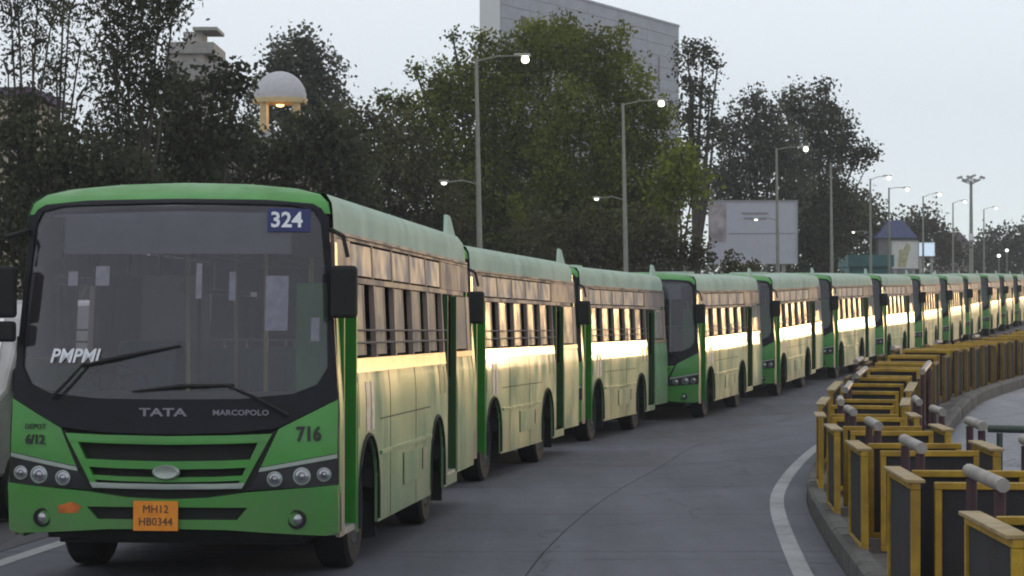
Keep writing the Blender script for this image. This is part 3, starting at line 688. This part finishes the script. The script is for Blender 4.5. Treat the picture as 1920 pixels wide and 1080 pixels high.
place = ['nearest the camera, cut by the frame', 'second from the camera', 'third from the camera', 'fourth from the camera', 'fifth from the camera', 'sixth from the camera', 'seventh, last before the bend']
for i in range(7):
    o = box0 if i == 0 else copy_tree(box0)
    put(o, .10+BWD/2, d)
    tag(o, 'yellow framed dark box barrier on the kerb, '+place[i], 'barrier', 'yellow and black box barriers on the median')
    step = 3.75 if d < 29 else 2.6
    dn = d+step*math.cos(math.atan((fx(d+2)-fx(d))/2))
    for sd_, off in (('left', .40), ('right', 1.32)):
        if sd_ == 'right' and i == 5: continue
        o = rail0 if not used_r else copy_tree(rail0); used_r = True
        put(o, off, (d+dn)/2)
        tag(o, 'grey tube rail on maroon posts, %s rail behind the box barrier %s' % (sd_, place[i].split(',')[0].replace('from the camera', 'from camera')), 'railing', 'tube rails between the box barriers')
    d = dn
d -= .7; k = 0
def ORDN(n):
    w = 'first second third fourth fifth sixth seventh eighth ninth tenth eleventh twelfth thirteenth fourteenth fifteenth sixteenth seventeenth eighteenth nineteenth'.split()
    if n <= 19: return w[n-1]
    return {20: 'twentieth', 30: 'thirtieth'}.get(n) or ('twenty ' if n < 30 else 'thirty ')+w[n % 10-1]
while d < 64:
    o = sbox if k == 0 else copy_tree(sbox)
    put(o, .10+BWD/2+random.uniform(-.03, .03), d, .185+random.uniform(-.02, .02), random.uniform(-.05, .05))
    tag(o, 'short brown box barrier in the row beyond the bend, %s from it' % ORDN(k+1), 'barrier', 'short box barriers in the row beyond the bend')
    d += 1.30*math.cos(math.atan((fx(d+2)-fx(d))/2)); k += 1
    if k in (2, 5, 9, 13):
        o = copy_tree(rail0); put(o, .02, d-.4); o.scale = (1, .5, 1)
        tag(o, '%s grey tube rail from the bend, on the road side of the closely spaced boxes' % {2: 'first', 5: 'second', 9: 'third', 13: 'fourth'}[k], 'railing', 'tube rails beside the short box barriers')
# dark railing beyond the right kerb
o = build_rail(mat('dark_rail', (.05, .07, .06), .5, metal=.3), MATS['dark_rail'], 1.6, .9)
o.location = (5.75, 25.6, zg(5.75, 25.6)); o.rotation_euler = (0, 0, R(62)); tag(o, 'dark metal rail standing on the empty carriageway at the right edge', 'railing')

# ------------------------------------------------------------ street lamps
LAMPE = mat('lamp_glow', (.9, .9, .8), .4, emit=(1.0, .97, .80), estr=5)
LAMP2 = mat('small_lamp_glow', (.9, .9, .85), .4, emit=(1.0, .97, .88), estr=3)
def build_lamp(d, pxb, pyt, hpx, hpy, low=None, lean_=0.0, lit=True):
    base_x = (pxb-960)*d/FPX; zb = zg(base_x, d); top = at(pxb+lean_, pyt, d)
    t = empty('street_lamp', (base_x, d, zb)); H = top.z-zb; lx = top.x-base_x
    MB().tube([(0, 0, 0), (lx*.5, 0, H*.5), (lx, 0, H)], [.10, .075, .045], 10).obj('pole', POLEM, t, 50)
    MB().box((0, 0, .04), (.4, .4, .08)).obj('base_plate', STEEL, t)
    if hpx is not None:
        h = at(hpx, hpy, d); hx, hz = h.x-base_x, h.z-zb
        arm = MB().tube([(lx, 0, H-.06), (lx+(hx-lx)*.5, 0, H+(hz-H)*.6+.02), (hx, 0, hz)], [.024, .02, .018], 6).obj('arm', POLEM, t, 50)
        hd = MB().box((hx+.06, 0, hz+.02), (.46, .2, .07)).obj('lamp_head', STEEL, t, bevel=.03)
        if lit: MB().disc((hx+.14, 0, hz-.03), (0, 0, -1), [(0, .07), (.04, .10), (.10, .105), (.15, .08), (.18, .001)], 14).obj('lamp_glass', LAMPE, hd, 60)
    if low:
        l = at(low[0], low[1], d); ox, oz = l.x-base_x, l.z-zb; cx = lx*oz/H
        MB().tube([(cx, 0, oz-.05), ((cx+ox)/2, 0, oz+.06), (ox, 0, oz)], .02, 6).obj('lower_arm', POLEM, t)
        hd = MB().box((ox-.08, 0, oz+.03), (.26, .16, .06)).obj('lower_lamp_head', STEEL, t, bevel=.02)
        MB().disc((ox-.08, 0, oz), (0, 0, -1), [(0, .08), (.05, .06), (.07, .001)], 12).obj('lamp_glass', LAMP2, hd, 60)
    return t
lamps = [(65.7, 904, 110, 975, 104, (838, 342), -11, 'tall grey street lamp rising behind the first bus, lit head to its right'),
         (80, 1177, 193, 1232, 188, (1123, 372), -9, 'tall street lamp in front of the big green tree, behind the third bus'),
         (105, 1460, 278, 1505, 275, (1421, 411), -4, 'street lamp crossing the white billboard'),
         (116, 1561, 305, None, None, None, -3, 'bare grey pole without arm, right of the billboard'),
         (132, 1633, 335, 1662, 330, (1603, 435), -1, 'slim street lamp just right of the dark tree mass, above the teal awning'),
         (147, 1667, 352, 1697, 352, None, 0, 'street lamp above the blue tarpaulin roof'),
         (167, 1731, 368, 1758, 362, None, 0, 'street lamp over the brownish far tree'),
         (190, 1787, 380, 1806, 376, None, 0, 'street lamp just left of the tall floodlight mast'),
         (205, 1845, 392, 1865, 388, None, 0, 'street lamp just right of the tall floodlight mast')]
for (d_, a, b, c, e_, low, ln, lab) in lamps:
    o = build_lamp(d_, a, b, c, e_, low, ln); tag(o, lab, 'street lamp', 'street lamps along the far side of the road')
# floodlight mast
def mast():
    d = 250; p = at(1821, 340, d); zb = zg(p.x, d); t = empty('floodlight_mast', (p.x, d, zb)); H = p.z-zb
    MB().tube([(0, 0, 0), (0, 0, H)], [.26, .14], 10).obj('pole', POLEM, t, 50)
    for ang, dz in ((0, 0), (90, .1), (45, -.25), (135, -.35)):
        a = R(ang); r = 1.15 if ang in (0, 90) else .8
        c = MB().tube([(-r*math.cos(a), -r*math.sin(a), H+dz+.35), (0, 0, H+dz), (r*math.cos(a), r*math.sin(a), H+dz+.35)], .05, 6).obj('cross_arm', STEEL, t)
        for s in (-1, 1): MB().box((s*r*math.cos(a), s*r*math.sin(a), H+dz+.4), (.5, .4, .22), Matrix.Rotation(s*R(20), 3, 'Y')).obj('floodlight', STEEL, c)
    MB().tube([(0, 0, H*.55), (0, 0, H*.6)], .25, 8).obj('collar', WHITE, t)
    tag(t, 'tall floodlight mast with crossed arms standing against the sky at right', 'floodlight mast')
mast()
for (px_, py_, d_) in ((1873, 480, 215), (1888, 470, 230)):
    p = at(px_, py_, d_); zb = zg(p.x, d_); t = empty('lamp_post', (p.x, d_, zb))
    MB().tube([(0, 0, 0), (0, 0, p.z-zb)], .05, 6).obj('pole', POLEM, t)
    MB().disc((0, 0, p.z-zb), (0, 0, 1), [(-.12, .02), (-.06, .14), (.04, .16), (.14, .08), (.16, .001)], 12).obj('lamp_globe', LAMP2, t, 60)
    tag(t, 'low lit globe lamp before the dark trees at right, %s of the two' % ('left' if px_ < 1880 else 'right'), 'lamp', 'globe lamps by the far trees')

# ------------------------------------------------------------ buildings and boards
def tower():
    D = 300.0; A = at(938, -42, D); B = at(1272, 0, D*1.177); zb = zg(A.x, D)-1; top = A.z-zb
    v = Vector((B.x-A.x, B.y-A.y, 0)); Lf = v.length; ang = math.atan2(v.y, v.x)
    t = empty('office_tower', (A.x, A.y, zb), (0, 0, ang)); tag(t, 'tall grey panelled tower block rising behind the big green tree', 'building')
    PAN = mat('tower_panel', (.33, .345, .40), .65, var=.10, scale=.4, dirt=.25, dirtcol=(.22, .22, .26))
    CORE = mat('tower_core', (.17, .175, .21), .8); PALE = mat('tower_end_wall', (.62, .64, .66), .7, var=.06)
    MB().box((Lf/2, 1.35, top/2-.1), (Lf-.1, 2.6, top-.2)).obj('core', CORE, t)
    MB().box((-.13, 1.35, top/2), (.25, 2.7, top+.1)).obj('end_wall', PALE, t)
    # panels
    cols = [0.06]+[Lf*q for q in (.14, .29, .45, .62, .80)]+[Lf]; nrow = 26; rh = top/nrow
    meshes = {}
    for j in range(8, nrow):
        for i in range(len(cols)-1):
            w = cols[i+1]-cols[i]-.05; key = i
            if key not in meshes: meshes[key] = MB().box((0, 0, 0), (w, .14, rh-.06)).mesh('panel', PAN)
            o = mk('panel', meshes[key], t, loc=((cols[i]+cols[i+1])/2, -.02+random.uniform(-.012, .012), (j+.5)*rh))
    MB().box((Lf/2, -.03, top+.12), (Lf+.2, .35, .3)).obj('parapet', PAN, t)
    MB().box((Lf*.11, -.12, top-4.6), (1.6, .1, 1.1)).obj('opening', INK, t)
    MB().box((Lf*.87, -.12, top-7.5), (.5, .08, 5.0)).obj('downpipe', mat('pipe_dark', (.1, .1, .12), .6), t)
tower()
def dome():
    d = 92; c = at(525, 186, d); r = 50*d/FPX; zb = zg(c.x, d)-.5
    t = empty('domed_pavilion', (c.x, d, zb)); h = c.z-zb
    tag(t, 'white domed rooftop pavilion with warm lit rim, among the left trees', 'pavilion')
    DM = mat('dome_white', (.46, .46, .49), .6, var=.08); YW = mat('pavilion_warm_lit', (.58, .43, .22), .6, var=.1)  # warm lamp light put into the colour of rim and columns
    MB().disc((0, 0, h), (0, 0, 1), [(0, r)]+[(1.05*r*math.sin(R(a)), r*math.cos(R(a))) for a in range(8, 90, 8)]+[(1.06*r, .001)], 32).obj('dome', DM, t, 60)
    MB().disc((0, 0, h), (0, 0, 1), [(-.16, r*.9), (-.16, r*1.03), (.02, r*1.03), (.02, r*.9)], 32).obj('rim', YW, t, 40)
    for k in range(4):
        a = R(48+90*k); MB().box((.84*r*math.cos(a), .84*r*math.sin(a), h-.16-.55), (.26, .26, 1.1)).obj('column', YW, t)
    MB().disc((0, 0, h-1.3), (0, 0, 1), [(-.25, .1), (-.25, r*1.2), (0, r*1.2), (0, .1)], 32).obj('base_ring', DM, t, 40)
    MB().box((0, 2, (h-1.5)/2), (6, 6, h-1.6)).obj('tower_base', mat('pavilion_wall', (.3, .26, .22), .8), t)
    g = MB().disc((0, 0, h-.2), (0, 0, -1), [(0, .16), (.06, .14), (.09, .001)], 12).obj('ceiling_lamp', mat('warm_lamp', (.9, .7, .4), .5, emit=(1, .62, .22), estr=3), t)
    l = bpy.data.lights.new('pavilion_light', 'POINT'); l.energy = 14; l.color = (1, .62, .25); l.shadow_soft_size = .12
    lo = bpy.data.objects.new('pavilion_light', l); COL.objects.link(lo); lo.parent = t; lo.location = (0, -.1, h-.45)
dome()
def left_building():
    d = 110; t = empty('apartment_block', (at(345, 0, d).x, d, zg(-14, d))); h0 = t.location.z
    tag(t, 'pale stepped rooftop of a building showing behind the tall left trees', 'building')
    WM = mat('pale_render', (.40, .38, .36), .8, var=.15, scale=.8, dirt=.4, dirtcol=(.2, .18, .17)); WM2 = mat('render_grey', (.30, .29, .28), .8)  # slabs and balcony in a darker grey render
    def zz(py): return CAMZ+(HOR-py)*d/FPX-h0
    s = d/FPX
    MB().box((0, 2, zz(100)/2), (70*s, 4, zz(100))).obj('wall', WM, t)
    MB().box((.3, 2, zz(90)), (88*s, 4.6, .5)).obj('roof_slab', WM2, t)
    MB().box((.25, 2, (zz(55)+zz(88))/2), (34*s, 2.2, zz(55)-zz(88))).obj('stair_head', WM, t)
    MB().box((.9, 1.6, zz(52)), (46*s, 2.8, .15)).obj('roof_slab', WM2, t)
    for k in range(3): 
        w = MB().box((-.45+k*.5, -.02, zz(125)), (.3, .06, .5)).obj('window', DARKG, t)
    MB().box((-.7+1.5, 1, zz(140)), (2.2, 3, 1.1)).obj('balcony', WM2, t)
left_building()
def edge_building():
    d = 88; p = at(18, 178, d); zb = zg(p.x, d); t = empty('cream_house', (p.x-1.6, d, zb)); H = p.z-zb
    tag(t, 'cream house with purple roof edge behind the thin trees at the left edge', 'building')
    MB().box((0, 3, H/2), (4.4, 6, H)).obj('wall', mat('cream_wall', (.42, .36, .28), .8, var=.15), t)
    MB().box((0, 3, H+.12), (5.0, 6.6, .28)).obj('roof', mat('purple_roof', (.10, .06, .13), .7), t)
    for z in (H-1.4, H-4.2):
        for x_ in (.6, 1.7):
            w = MB().box((x_, -.02, z), (.7, .08, 1.1)).obj('window', DARKG, t); MB().box((x_, -.05, z-.6), (.8, .12, .06)).obj('sill', WHITE, w)
edge_building()
def hoarding(name, px0, px1, py0, py1, d, label, face, yaw, posts=2):
    a = at(px0, py1, d); b = at(px1, py0, d); cx = (a.x+b.x)/2; zb = zg(cx, d); w = b.x-a.x; h = b.z-a.z; zc = (a.z+b.z)/2-zb
    t = empty(name, (cx, d, zb), (0, 0, yaw)); tag(t, label, 'billboard')
    MB().box((0, 0, zc), (w, .12, h)).obj('board', face, t)
    q = .035
    fr = MB().box((0, -.02, zc+h/2+q/2), (w+2*q, .2, q)).box((0, -.02, zc-h/2-q/2), (w+2*q, .2, q)).box((-w/2-q/2, -.02, zc), (q, .2, h)).box((w/2+q/2, -.02, zc), (q, .2, h)).obj('frame', STEEL, t)
    for k in range(posts):
        x_ = -w*.35+w*.7*k/max(1, posts-1); MB().box((x_, .15, (zc-h/2)/2+.4), (.16, .16, zc-h/2+.8)).obj('post', STEEL, t)
    return t, w, h, zc
BF = mat('billboard_white', (.46, .47, .54), .6, var=.05)
t, w, h, zc = hoarding('billboard', 1330, 1494, 377, 494, 111, 'large pale billboard with faded picture at its left, before the dark trees', BF, R(-3))
MB().box((-w*.40, -.07, zc+h*.16), (w*.19, .02, h*.62)).obj('printed_picture', mat('poster_pink', (.33, .29, .31), .7, var=.5, scale=1.6), t)
for k, (a, b, c) in enumerate(((.02, .30, .30), (.02, .22, .26))):
    MB().box((a*w, -.068, zc+b*h), (c*w, .012, h*.035)).obj('printed_line', mat('print_grey', (.28, .27, .31), .7), t)
MB().box((.1*w, -.068, zc-.02*h), (w*.75, .012, h*.014)).obj('printed_line', MATS['print_grey'], t)
t, w, h, zc = hoarding('billboard', 1672, 1722, 452, 503, 165, 'small white hoarding with yellowish figure, under the blue tarpaulin roof', mat('hoarding_white', (.62, .62, .60), .6, var=.1), R(2))
MB().prism([(-.5, zc-.8), (.0, zc-.85), (.35, zc+.6), (.1, zc+.8), (-.15, zc+.3), (-.4, zc+.4)], 'y', -.09, -.07).obj('printed_figure', mat('figure_print', (.40, .40, .24), .7, var=.3), t)
t, w, h, zc = hoarding('billboard', 1722, 1752, 455, 480, 170, 'small pale blue lit board right of the white hoarding', mat('lit_blue_board', (.6, .7, .8), .5, emit=(.62, .78, .95), estr=.55), R(0))
def shed(name, px0, px1, py0, py1, d, m, label, cat, roofm=None, gable=True):
    a = at(px0, py1, d); b = at(px1, py0, d); cx = (a.x+b.x)/2; zb = zg(cx, d); w = b.x-a.x; H = b.z-zb; e = a.z-zb
    t = empty(name, (cx, d, zb)); tag(t, label, cat)
    MB().box((0, 2, e/2), (w, 4, e)).obj('wall', m, t)
    MB().prism([(-w/2-.2, e), (w/2+.2, e), (w*.15, H), (-w*.15, H)] if gable else [(-w/2-.1, e), (w/2+.1, e), (w/2+.1, H), (-w/2-.1, H)], 'y', -.3, 4.3).obj('roof', roofm or m, t)
shed('tarpaulin_shed', 1648, 1715, 413, 446, 175, mat('shed_grey', (.16, .16, .17), .8), 'shed with a faded blue tarpaulin roof under the far street lamps', 'shed', mat('tarp_blue', (.10, .12, .24), .6, var=.2))
shed('teal_awning', 1592, 1672, 478, 500, 150, mat('teal_sheet', (.045, .15, .155), .6, var=.25, scale=1), 'teal sheet screen low behind the sixth and seventh buses', 'screen', None, False)
shed('low_house', 1770, 1815, 435, 455, 270, mat('house_grey', (.25, .23, .22), .8, var=.2), 'low grey house beside the foot of the floodlight mast', 'building', mat('house_roof', (.16, .14, .15), .8))
# compound wall under the trees
def wall():
    d0, d1 = 12, 150
    V = []; Fc = []
    for d in np.arange(d0, d1, 3.0):
        x_ = LFT(d)-11.2; z = zg(x_, d)
        V += [(x_, d, z-.2), (x_, d, z+1.9), (x_-.2, d, z+1.9), (x_-.2, d, z-.2)]
    for j in range(len(V)//4-1):
        for a, b in ((0, 1), (1, 2), (2, 3)): Fc.append((j*4+a, j*4+b, j*4+4+b, j*4+4+a))
    q = MB(); q.add(V, Fc); o = q.obj('compound_wall', mat('wall_plaster', (.20, .17, .15), .9, var=.3, scale=.8), None)
    tag(o, 'long plastered compound wall below the trees behind the buses', 'wall')
wall()

# ------------------------------------------------------------ trees
def leafmat(name, c0, c1):
    m = bpy.data.materials.new(name); m.use_nodes = True; t = m.node_tree; t.nodes.clear(); L = t.links.new
    o = t.nodes.new('ShaderNodeOutputMaterial'); at_ = t.nodes.new('ShaderNodeAttribute'); at_.attribute_name = 'tone'
    mx = t.nodes.new('ShaderNodeMix'); mx.data_type = 'RGBA'; mx.inputs[6].default_value = (*c0, 1); mx.inputs[7].default_value = (*c1, 1); L(at_.outputs['Fac'], mx.inputs[0])
    df = t.nodes.new('ShaderNodeBsdfDiffuse'); tr = t.nodes.new('ShaderNodeBsdfTranslucent'); L(mx.outputs[2], df.inputs[0]); L(mx.outputs[2], tr.inputs[0])
    ms = t.nodes.new('ShaderNodeMixShader'); ms.inputs[0].default_value = .42; L(df.outputs[0], ms.inputs[1]); L(tr.outputs[0], ms.inputs[2]); L(ms.outputs[0], o.inputs[0])
    return m
LM = {'dark': leafmat('leaves_dark', (.032, .038, .024), (.110, .120, .068)),
      'green': leafmat('leaves_green', (.062, .085, .016), (.215, .250, .048)),
      'olive': leafmat('leaves_olive', (.045, .048, .026), (.160, .155, .078)),
      'grey': leafmat('leaves_greygreen', (.045, .052, .038), (.145, .160, .110)),
      'bright': leafmat('leaves_bright', (.08, .11, .018), (.225, .27, .045)),
      'rust': leafmat('leaves_brownish', (.05, .048, .030), (.13, .105, .055))}
BARK = mat('bark', (.055, .045, .036), .9, var=.3, scale=4, bump=.6, bscale=20)
def tree(name, label, cat, d, blobs, kind='dark', leaf=.22, dens=1.0, trunk=None, depth=1.0, gap=.15, droop=0.0, group=None, limbs=True, cl=8):
    """blobs: (px, py, r_px[, aspect]) measured at distance d"""
    s = d/FPX; s = s
    if trunk is None: trunk = sum(b[0] for b in blobs)/len(blobs)
    tx = (trunk-960)*s; zb = zg(tx, d); t = empty(name, (tx, d, zb-.1)); O = np.array([tx, d, zb-.1])
    if label: tag(t, label, cat, group)
    P = []; T = []
    for b in blobs:
        c = at(b[0], b[1], d); r = b[2]*s; asp = b[3] if len(b) > 3 else 1.0
        off = RNG.uniform(-.3, .3)*r*depth
        n = int(dens*58*r*r*asp*.055/(leaf*leaf)) + 6
        u = RNG.normal(size=(n, 3)); u /= np.linalg.norm(u, axis=1)[:, None]
        rad = RNG.uniform(.12, 1, n)**.42
        p = u*rad[:, None]
        # lumpy outline
        lum = 1+.20*np.sin(u[:, 0]*5+b[0])*np.sin(u[:, 2]*6+b[1])+.14*np.sin(u[:, 0]*13+u[:, 2]*9+b[0]*.3)
        p *= lum[:, None]
        q = np.stack([c.x+p[:, 0]*r, c.y+off+p[:, 1]*r*depth, c.z+p[:, 2]*r*asp], 1)
        g = np.sin(q[:, 0]*1.9+q[:, 2]*.9+b[0])*np.sin(q[:, 2]*2.3+q[:, 1]*1.3+1.3*b[1])*np.sin(q[:, 1]*1.7-q[:, 0]*.8)+.35*np.sin(q[:, 0]*4.7+q[:, 2]*5.3)
        keep = g < (1-gap*3.2)
        q = q[keep]; g = g[keep]
        tone = np.clip(.42+.42*np.sin(q[:, 0]*2.1+q[:, 2]*1.7+b[1])*np.cos(q[:, 2]*1.3-q[:, 1])+RNG.normal(0, .16, len(q)), 0, 1)
        P.append(q); T.append(tone)
    P = np.concatenate(P); T = np.concatenate(T)
    # a clump of leaves at each point
    P = np.repeat(P, cl, 0)+RNG.normal(0, leaf*1.15, (len(P)*cl, 3)); T = np.clip(np.repeat(T, cl)+RNG.normal(0, .13, len(P)), 0, 1)
    P = P[P[:, 2] > zb+.05]; T = T[:len(P)]
    n = len(P)
    a = RNG.normal(size=(n, 3)); a[:, 2] -= droop*2; a /= np.linalg.norm(a, axis=1)[:, None]
    b_ = RNG.normal(size=(n, 3)); b_ = np.cross(a, b_); b_ /= np.linalg.norm(b_, axis=1)[:, None]
    sz = leaf*RNG.uniform(.55, 1.15, n)[:, None]
    wd = .42 if droop == 0 else .24
    V = np.stack([P-a*sz*.6, P+b_*sz*wd, P+a*sz*.6, P-b_*sz*wd], 1).reshape(-1, 3)-O
    me = bpy.data.meshes.new('foliage'); me.vertices.add(4*n); me.vertices.foreach_set('co', V.astype(np.float32).ravel())
    me.loops.add(4*n); me.loops.foreach_set('vertex_index', np.arange(4*n, dtype=np.int32)); me.polygons.add(n)
    me.polygons.foreach_set('loop_start', np.arange(0, 4*n, 4, dtype=np.int32)); me.update(calc_edges=True)
    at_ = me.attributes.new('tone', 'FLOAT', 'FACE'); at_.data.foreach_set('value', T.astype(np.float32))
    me.materials.append(LM[kind]); mk('crown', me, t)
    # trunk and limbs
    q = MB(); zt = max(at(b[0], b[1], d).z for b in blobs)-zb; mid = zt*.45
    cxm = sum(at(b[0], b[1], d).x for b in blobs)/len(blobs)-tx
    fk = Vector((cxm*.3, 0, mid*.55)); tr_ = max(.10, zt*.022)
    q.tube([(0, 0, 0), fk*.5+Vector((.05, 0, 0)), fk], [tr_*1.25, tr_, tr_*.85], 8)
    TK = .55 if droop else 1.0
    if limbs:
        for b in blobs:
            c = at(b[0], b[1], d); e_ = Vector((c.x-tx, 0, c.z-zb)); m_ = fk.lerp(e_, .5)+Vector((random.uniform(-.2, .2), random.uniform(-.3, .3), .25))
            q.tube([fk, m_, e_, e_+Vector((random.uniform(-.3, .3), .2, b[2]*s*.6))], [tr_*.5*TK, tr_*.3*TK, tr_*.15*TK, .015], 6)
            for _ in range(3):
                v = Vector((random.uniform(-1, 1), random.uniform(-1, 1), random.uniform(-.1, 1))).normalized()*b[2]*s*.85
                q.tube([e_, e_+v*.5+Vector((0, 0, .1)), e_+v], [tr_*.2, .03, .012], 5)
    q.obj('trunk', BARK, t, 60)
    return t
G = 'trees behind the line of buses'
tree('eucalyptus_tree', 'thin tall tree with sky showing through, first at the left edge', 'tree', 62,
     [(20, 20, 48, 1.1), (60, 80, 42, 1.2), (15, 130, 36, 1.2), (70, -10, 50), (30, -60, 60), (95, 40, 34, 1.2), (50, 190, 34, 1.2)], 'dark', .14, .8, 45, .8, .26, .5, G)
tree('eucalyptus_tree', 'thin leaning tall tree between the leftmost tree and the dense dark one', 'tree', 64,
     [(130, 10, 42, 1.2), (105, 130, 36, 1.2), (150, 80, 34, 1.3), (120, -50, 50), (90, 190, 36), (145, 180, 34)], 'dark', .14, .85, 85, .8, .24, .5, G)
tree('tall_dark_tree', 'tall dense dark tree running out of the top of the frame', 'tree', 58,
     [(240, 10, 72, 1.1), (220, 100, 66, 1.1), (280, 60, 62, 1.1), (300, -30, 62), (200, -20, 52), (235, 190, 72, 1.1), (290, 150, 46, 1.1), (200, 280, 70), (325, 5, 34)], 'dark', .15, 1.3, 240, .9, .12, .3, G)
tree('dark_tree', 'low dark tree under the pale stepped rooftop', 'tree', 61,
     [(330, 200, 70), (400, 170, 55), (445, 150, 30), (380, 250, 80), (300, 290, 80), (360, 330, 70), (428, 255, 46)], 'dark', .15, 1.0, 380, .9, .1, 0, G)
tree('conifer_tree', 'grey green tree rising behind the white dome', 'tree', 108,
     [(570, 90, 34, 1.2), (545, 110, 48), (590, 130, 48), (600, 180, 58), (560, 190, 70), (500, 190, 50), (625, 200, 34), (520, 130, 28)], 'grey', .19, 1.1, 570, .9, .1, 0, G)
tree('dark_tree', 'dark broad tree in front of the lit pavilion', 'tree', 66,
     [(420, 300, 70), (462, 275, 38), (525, 292, 46), (580, 260, 58), (630, 270, 60), (500, 340, 80), (590, 340, 80), (566, 226, 17), (650, 330, 60), (612, 232, 26)], 'dark', .15, 1.0, 530, .9, .08, 0, G)
tree('dark_tree', 'dark shadowy tree low at the left edge behind the leading bus', 'tree', 56,
     [(40, 300, 75), (120, 280, 70), (190, 330, 75), (90, 370, 80), (20, 400, 70), (250, 360, 70), (30, 220, 50), (150, 420, 70), (25, 480, 60)], 'dark', .15, 1.0, 110, .9, .05, 0, G)
tree('olive_tree', 'brownish green tree between the pavilion and the big green tree', 'tree', 82,
     [(700, 230, 40), (670, 290, 60), (740, 290, 80), (720, 370, 80), (800, 380, 80), (680, 400, 60), (820, 440, 70), (650, 220, 24)], 'olive', .15, 1.1, 730, .9, .07, 0, G)
tree('big_green_tree', 'largest broad green tree, left half, behind the first lit street lamp', 'tree', 92,
     [(800, 215, 50), (860, 160, 60), (930, 130, 66), (1000, 105, 60), (1050, 85, 50), (880, 240, 100), (980, 220, 100), (790, 300, 80), (900, 350, 100), (1000, 330, 90), (820, 170, 26), (780, 130, 14), (1000, 60, 26), (900, 70, 14), (850, 70, 8), (755, 200, 26), (900, 430, 90), (720, 190, 20)], 'green', .145, 1.15, 920, .8, .07, 0, G)
tree('big_green_tree', 'broad green tree behind the second lit street lamp, touching the grey tower', 'tree', 90,
     [(1060, 90, 58), (1120, 110, 60), (1170, 150, 56), (1100, 200, 90), (1190, 240, 72), (1225, 215, 34), (1090, 310, 100), (1190, 330, 84), (1130, 400, 86), (1215, 400, 60), (1040, 400, 90), (1270, 300, 36), (1165, 60, 14)], 'green', .145, 1.15, 1150, .8, .07, 0, G)
tree('bright_green_tree', 'bright yellow green leafy tree at the right flank of the big green trees', 'tree', 86,
     [(1270, 330, 44), (1300, 345, 36), (1250, 375, 50), (1280, 290, 26)], 'bright', .20, .8, 1265, .8, .12, 0, G)
tree('spreading_shrub', 'dark spreading shrub reaching in front of the lower left of the billboard', 'shrub', 84,
     [(1180, 450, 66), (1250, 455, 46), (1310, 478, 30), (1370, 500, 22), (1100, 460, 70), (1010, 460, 70), (1405, 508, 14)], 'olive', .15, 1.1, 1230, .8, .06, 0, G)
tree('slender_tree', 'slender open tree with sky through it, right of the grey tower', 'tree', 122,
     [(1290, 100, 26), (1320, 95, 20), (1300, 150, 34), (1330, 175, 24), (1290, 210, 34), (1310, 270, 34), (1345, 125, 12), (1290, 320, 40), (1340, 230, 18)], 'dark', .19, .9, 1300, .8, .22, 0, G)
tree('grey_green_tree', 'grey green tree rising above the pale billboard', 'tree', 134,
     [(1420, 215, 50), (1400, 280, 60), (1450, 270, 60), (1380, 340, 50), (1460, 340, 70), (1360, 250, 30), (1340, 350, 40), (1400, 420, 70)], 'grey', .21, 1.1, 1420, .8, .07, 0, G)
tree('dark_round_tree', 'dark tree with ragged right edge, behind the bare pole', 'tree', 145,
     [(1520, 205, 48), (1560, 240, 48), (1500, 270, 60), (1580, 270, 36), (1610, 285, 24), (1635, 290, 13), (1530, 340, 75), (1500, 420, 80), (1560, 400, 70), (1550, 165, 13), (1520, 480, 60), (1480, 200, 30)], 'dark', .22, 1.1, 1530, .8, .08, 0, G)
tree('dark_sloping_tree', 'dark tree sloping down towards the blue tarpaulin roof', 'tree', 178,
     [(1580, 400, 60), (1610, 400, 44), (1640, 420, 34), (1560, 460, 60), (1620, 460, 50), (1660, 460, 34)], 'olive', .3, 1.0, 1600, .8, .05, 0, G)
tree('brownish_tree', 'brownish rounded far tree left of the floodlight mast', 'tree', 235,
     [(1710, 425, 34), (1745, 425, 34), (1760, 460, 40), (1700, 465, 44), (1780, 480, 34), (1690, 440, 26)], 'rust', .36, 1.1, 1730, .8, .05, 0, G)
tree('far_dark_tree', 'dark far tree at the right edge, right of the floodlight mast', 'tree', 260,
     [(1860, 435, 14), (1865, 465, 34), (1900, 460, 36), (1930, 455, 40), (1840, 490, 34), (1890, 500, 44), (1960, 470, 50)], 'grey', .38, 1.1, 1880, .8, .05, 0, G)
tree('far_low_tree', 'low far tree at the foot of the floodlight mast', 'tree', 285,
     [(1800, 480, 30), (1830, 480, 26), (1780, 500, 30), (1820, 505, 30)], 'rust', .38, 1.1, 1805, .8, .05, 0, G)
# undergrowth that closes the view below the crowns
def under():
    blobs = []
    for px in range(-60, 2140, 55): blobs.append((px, 520+random.uniform(-8, 8), 48))
    o = tree('far_undergrowth', None, None, 320, blobs, 'grey', .55, .8, 960, .5, .0, 0, None, False)
    tag(o, kind='stuff')
    blobs = [(px, 440+random.uniform(-30, 20), 62) for px in range(-150, 1230, 70)]+[(px, 350+random.uniform(-20, 20), 60) for px in range(-150, 640, 70)]+[(px, 530, 50) for px in range(-150, 1290, 70)]
    o = tree('hedge_mass', None, None, 97, blobs, 'olive', .28, .8, 600, .3, .0, 0, None, False)
    tag(o, kind='stuff')
under()
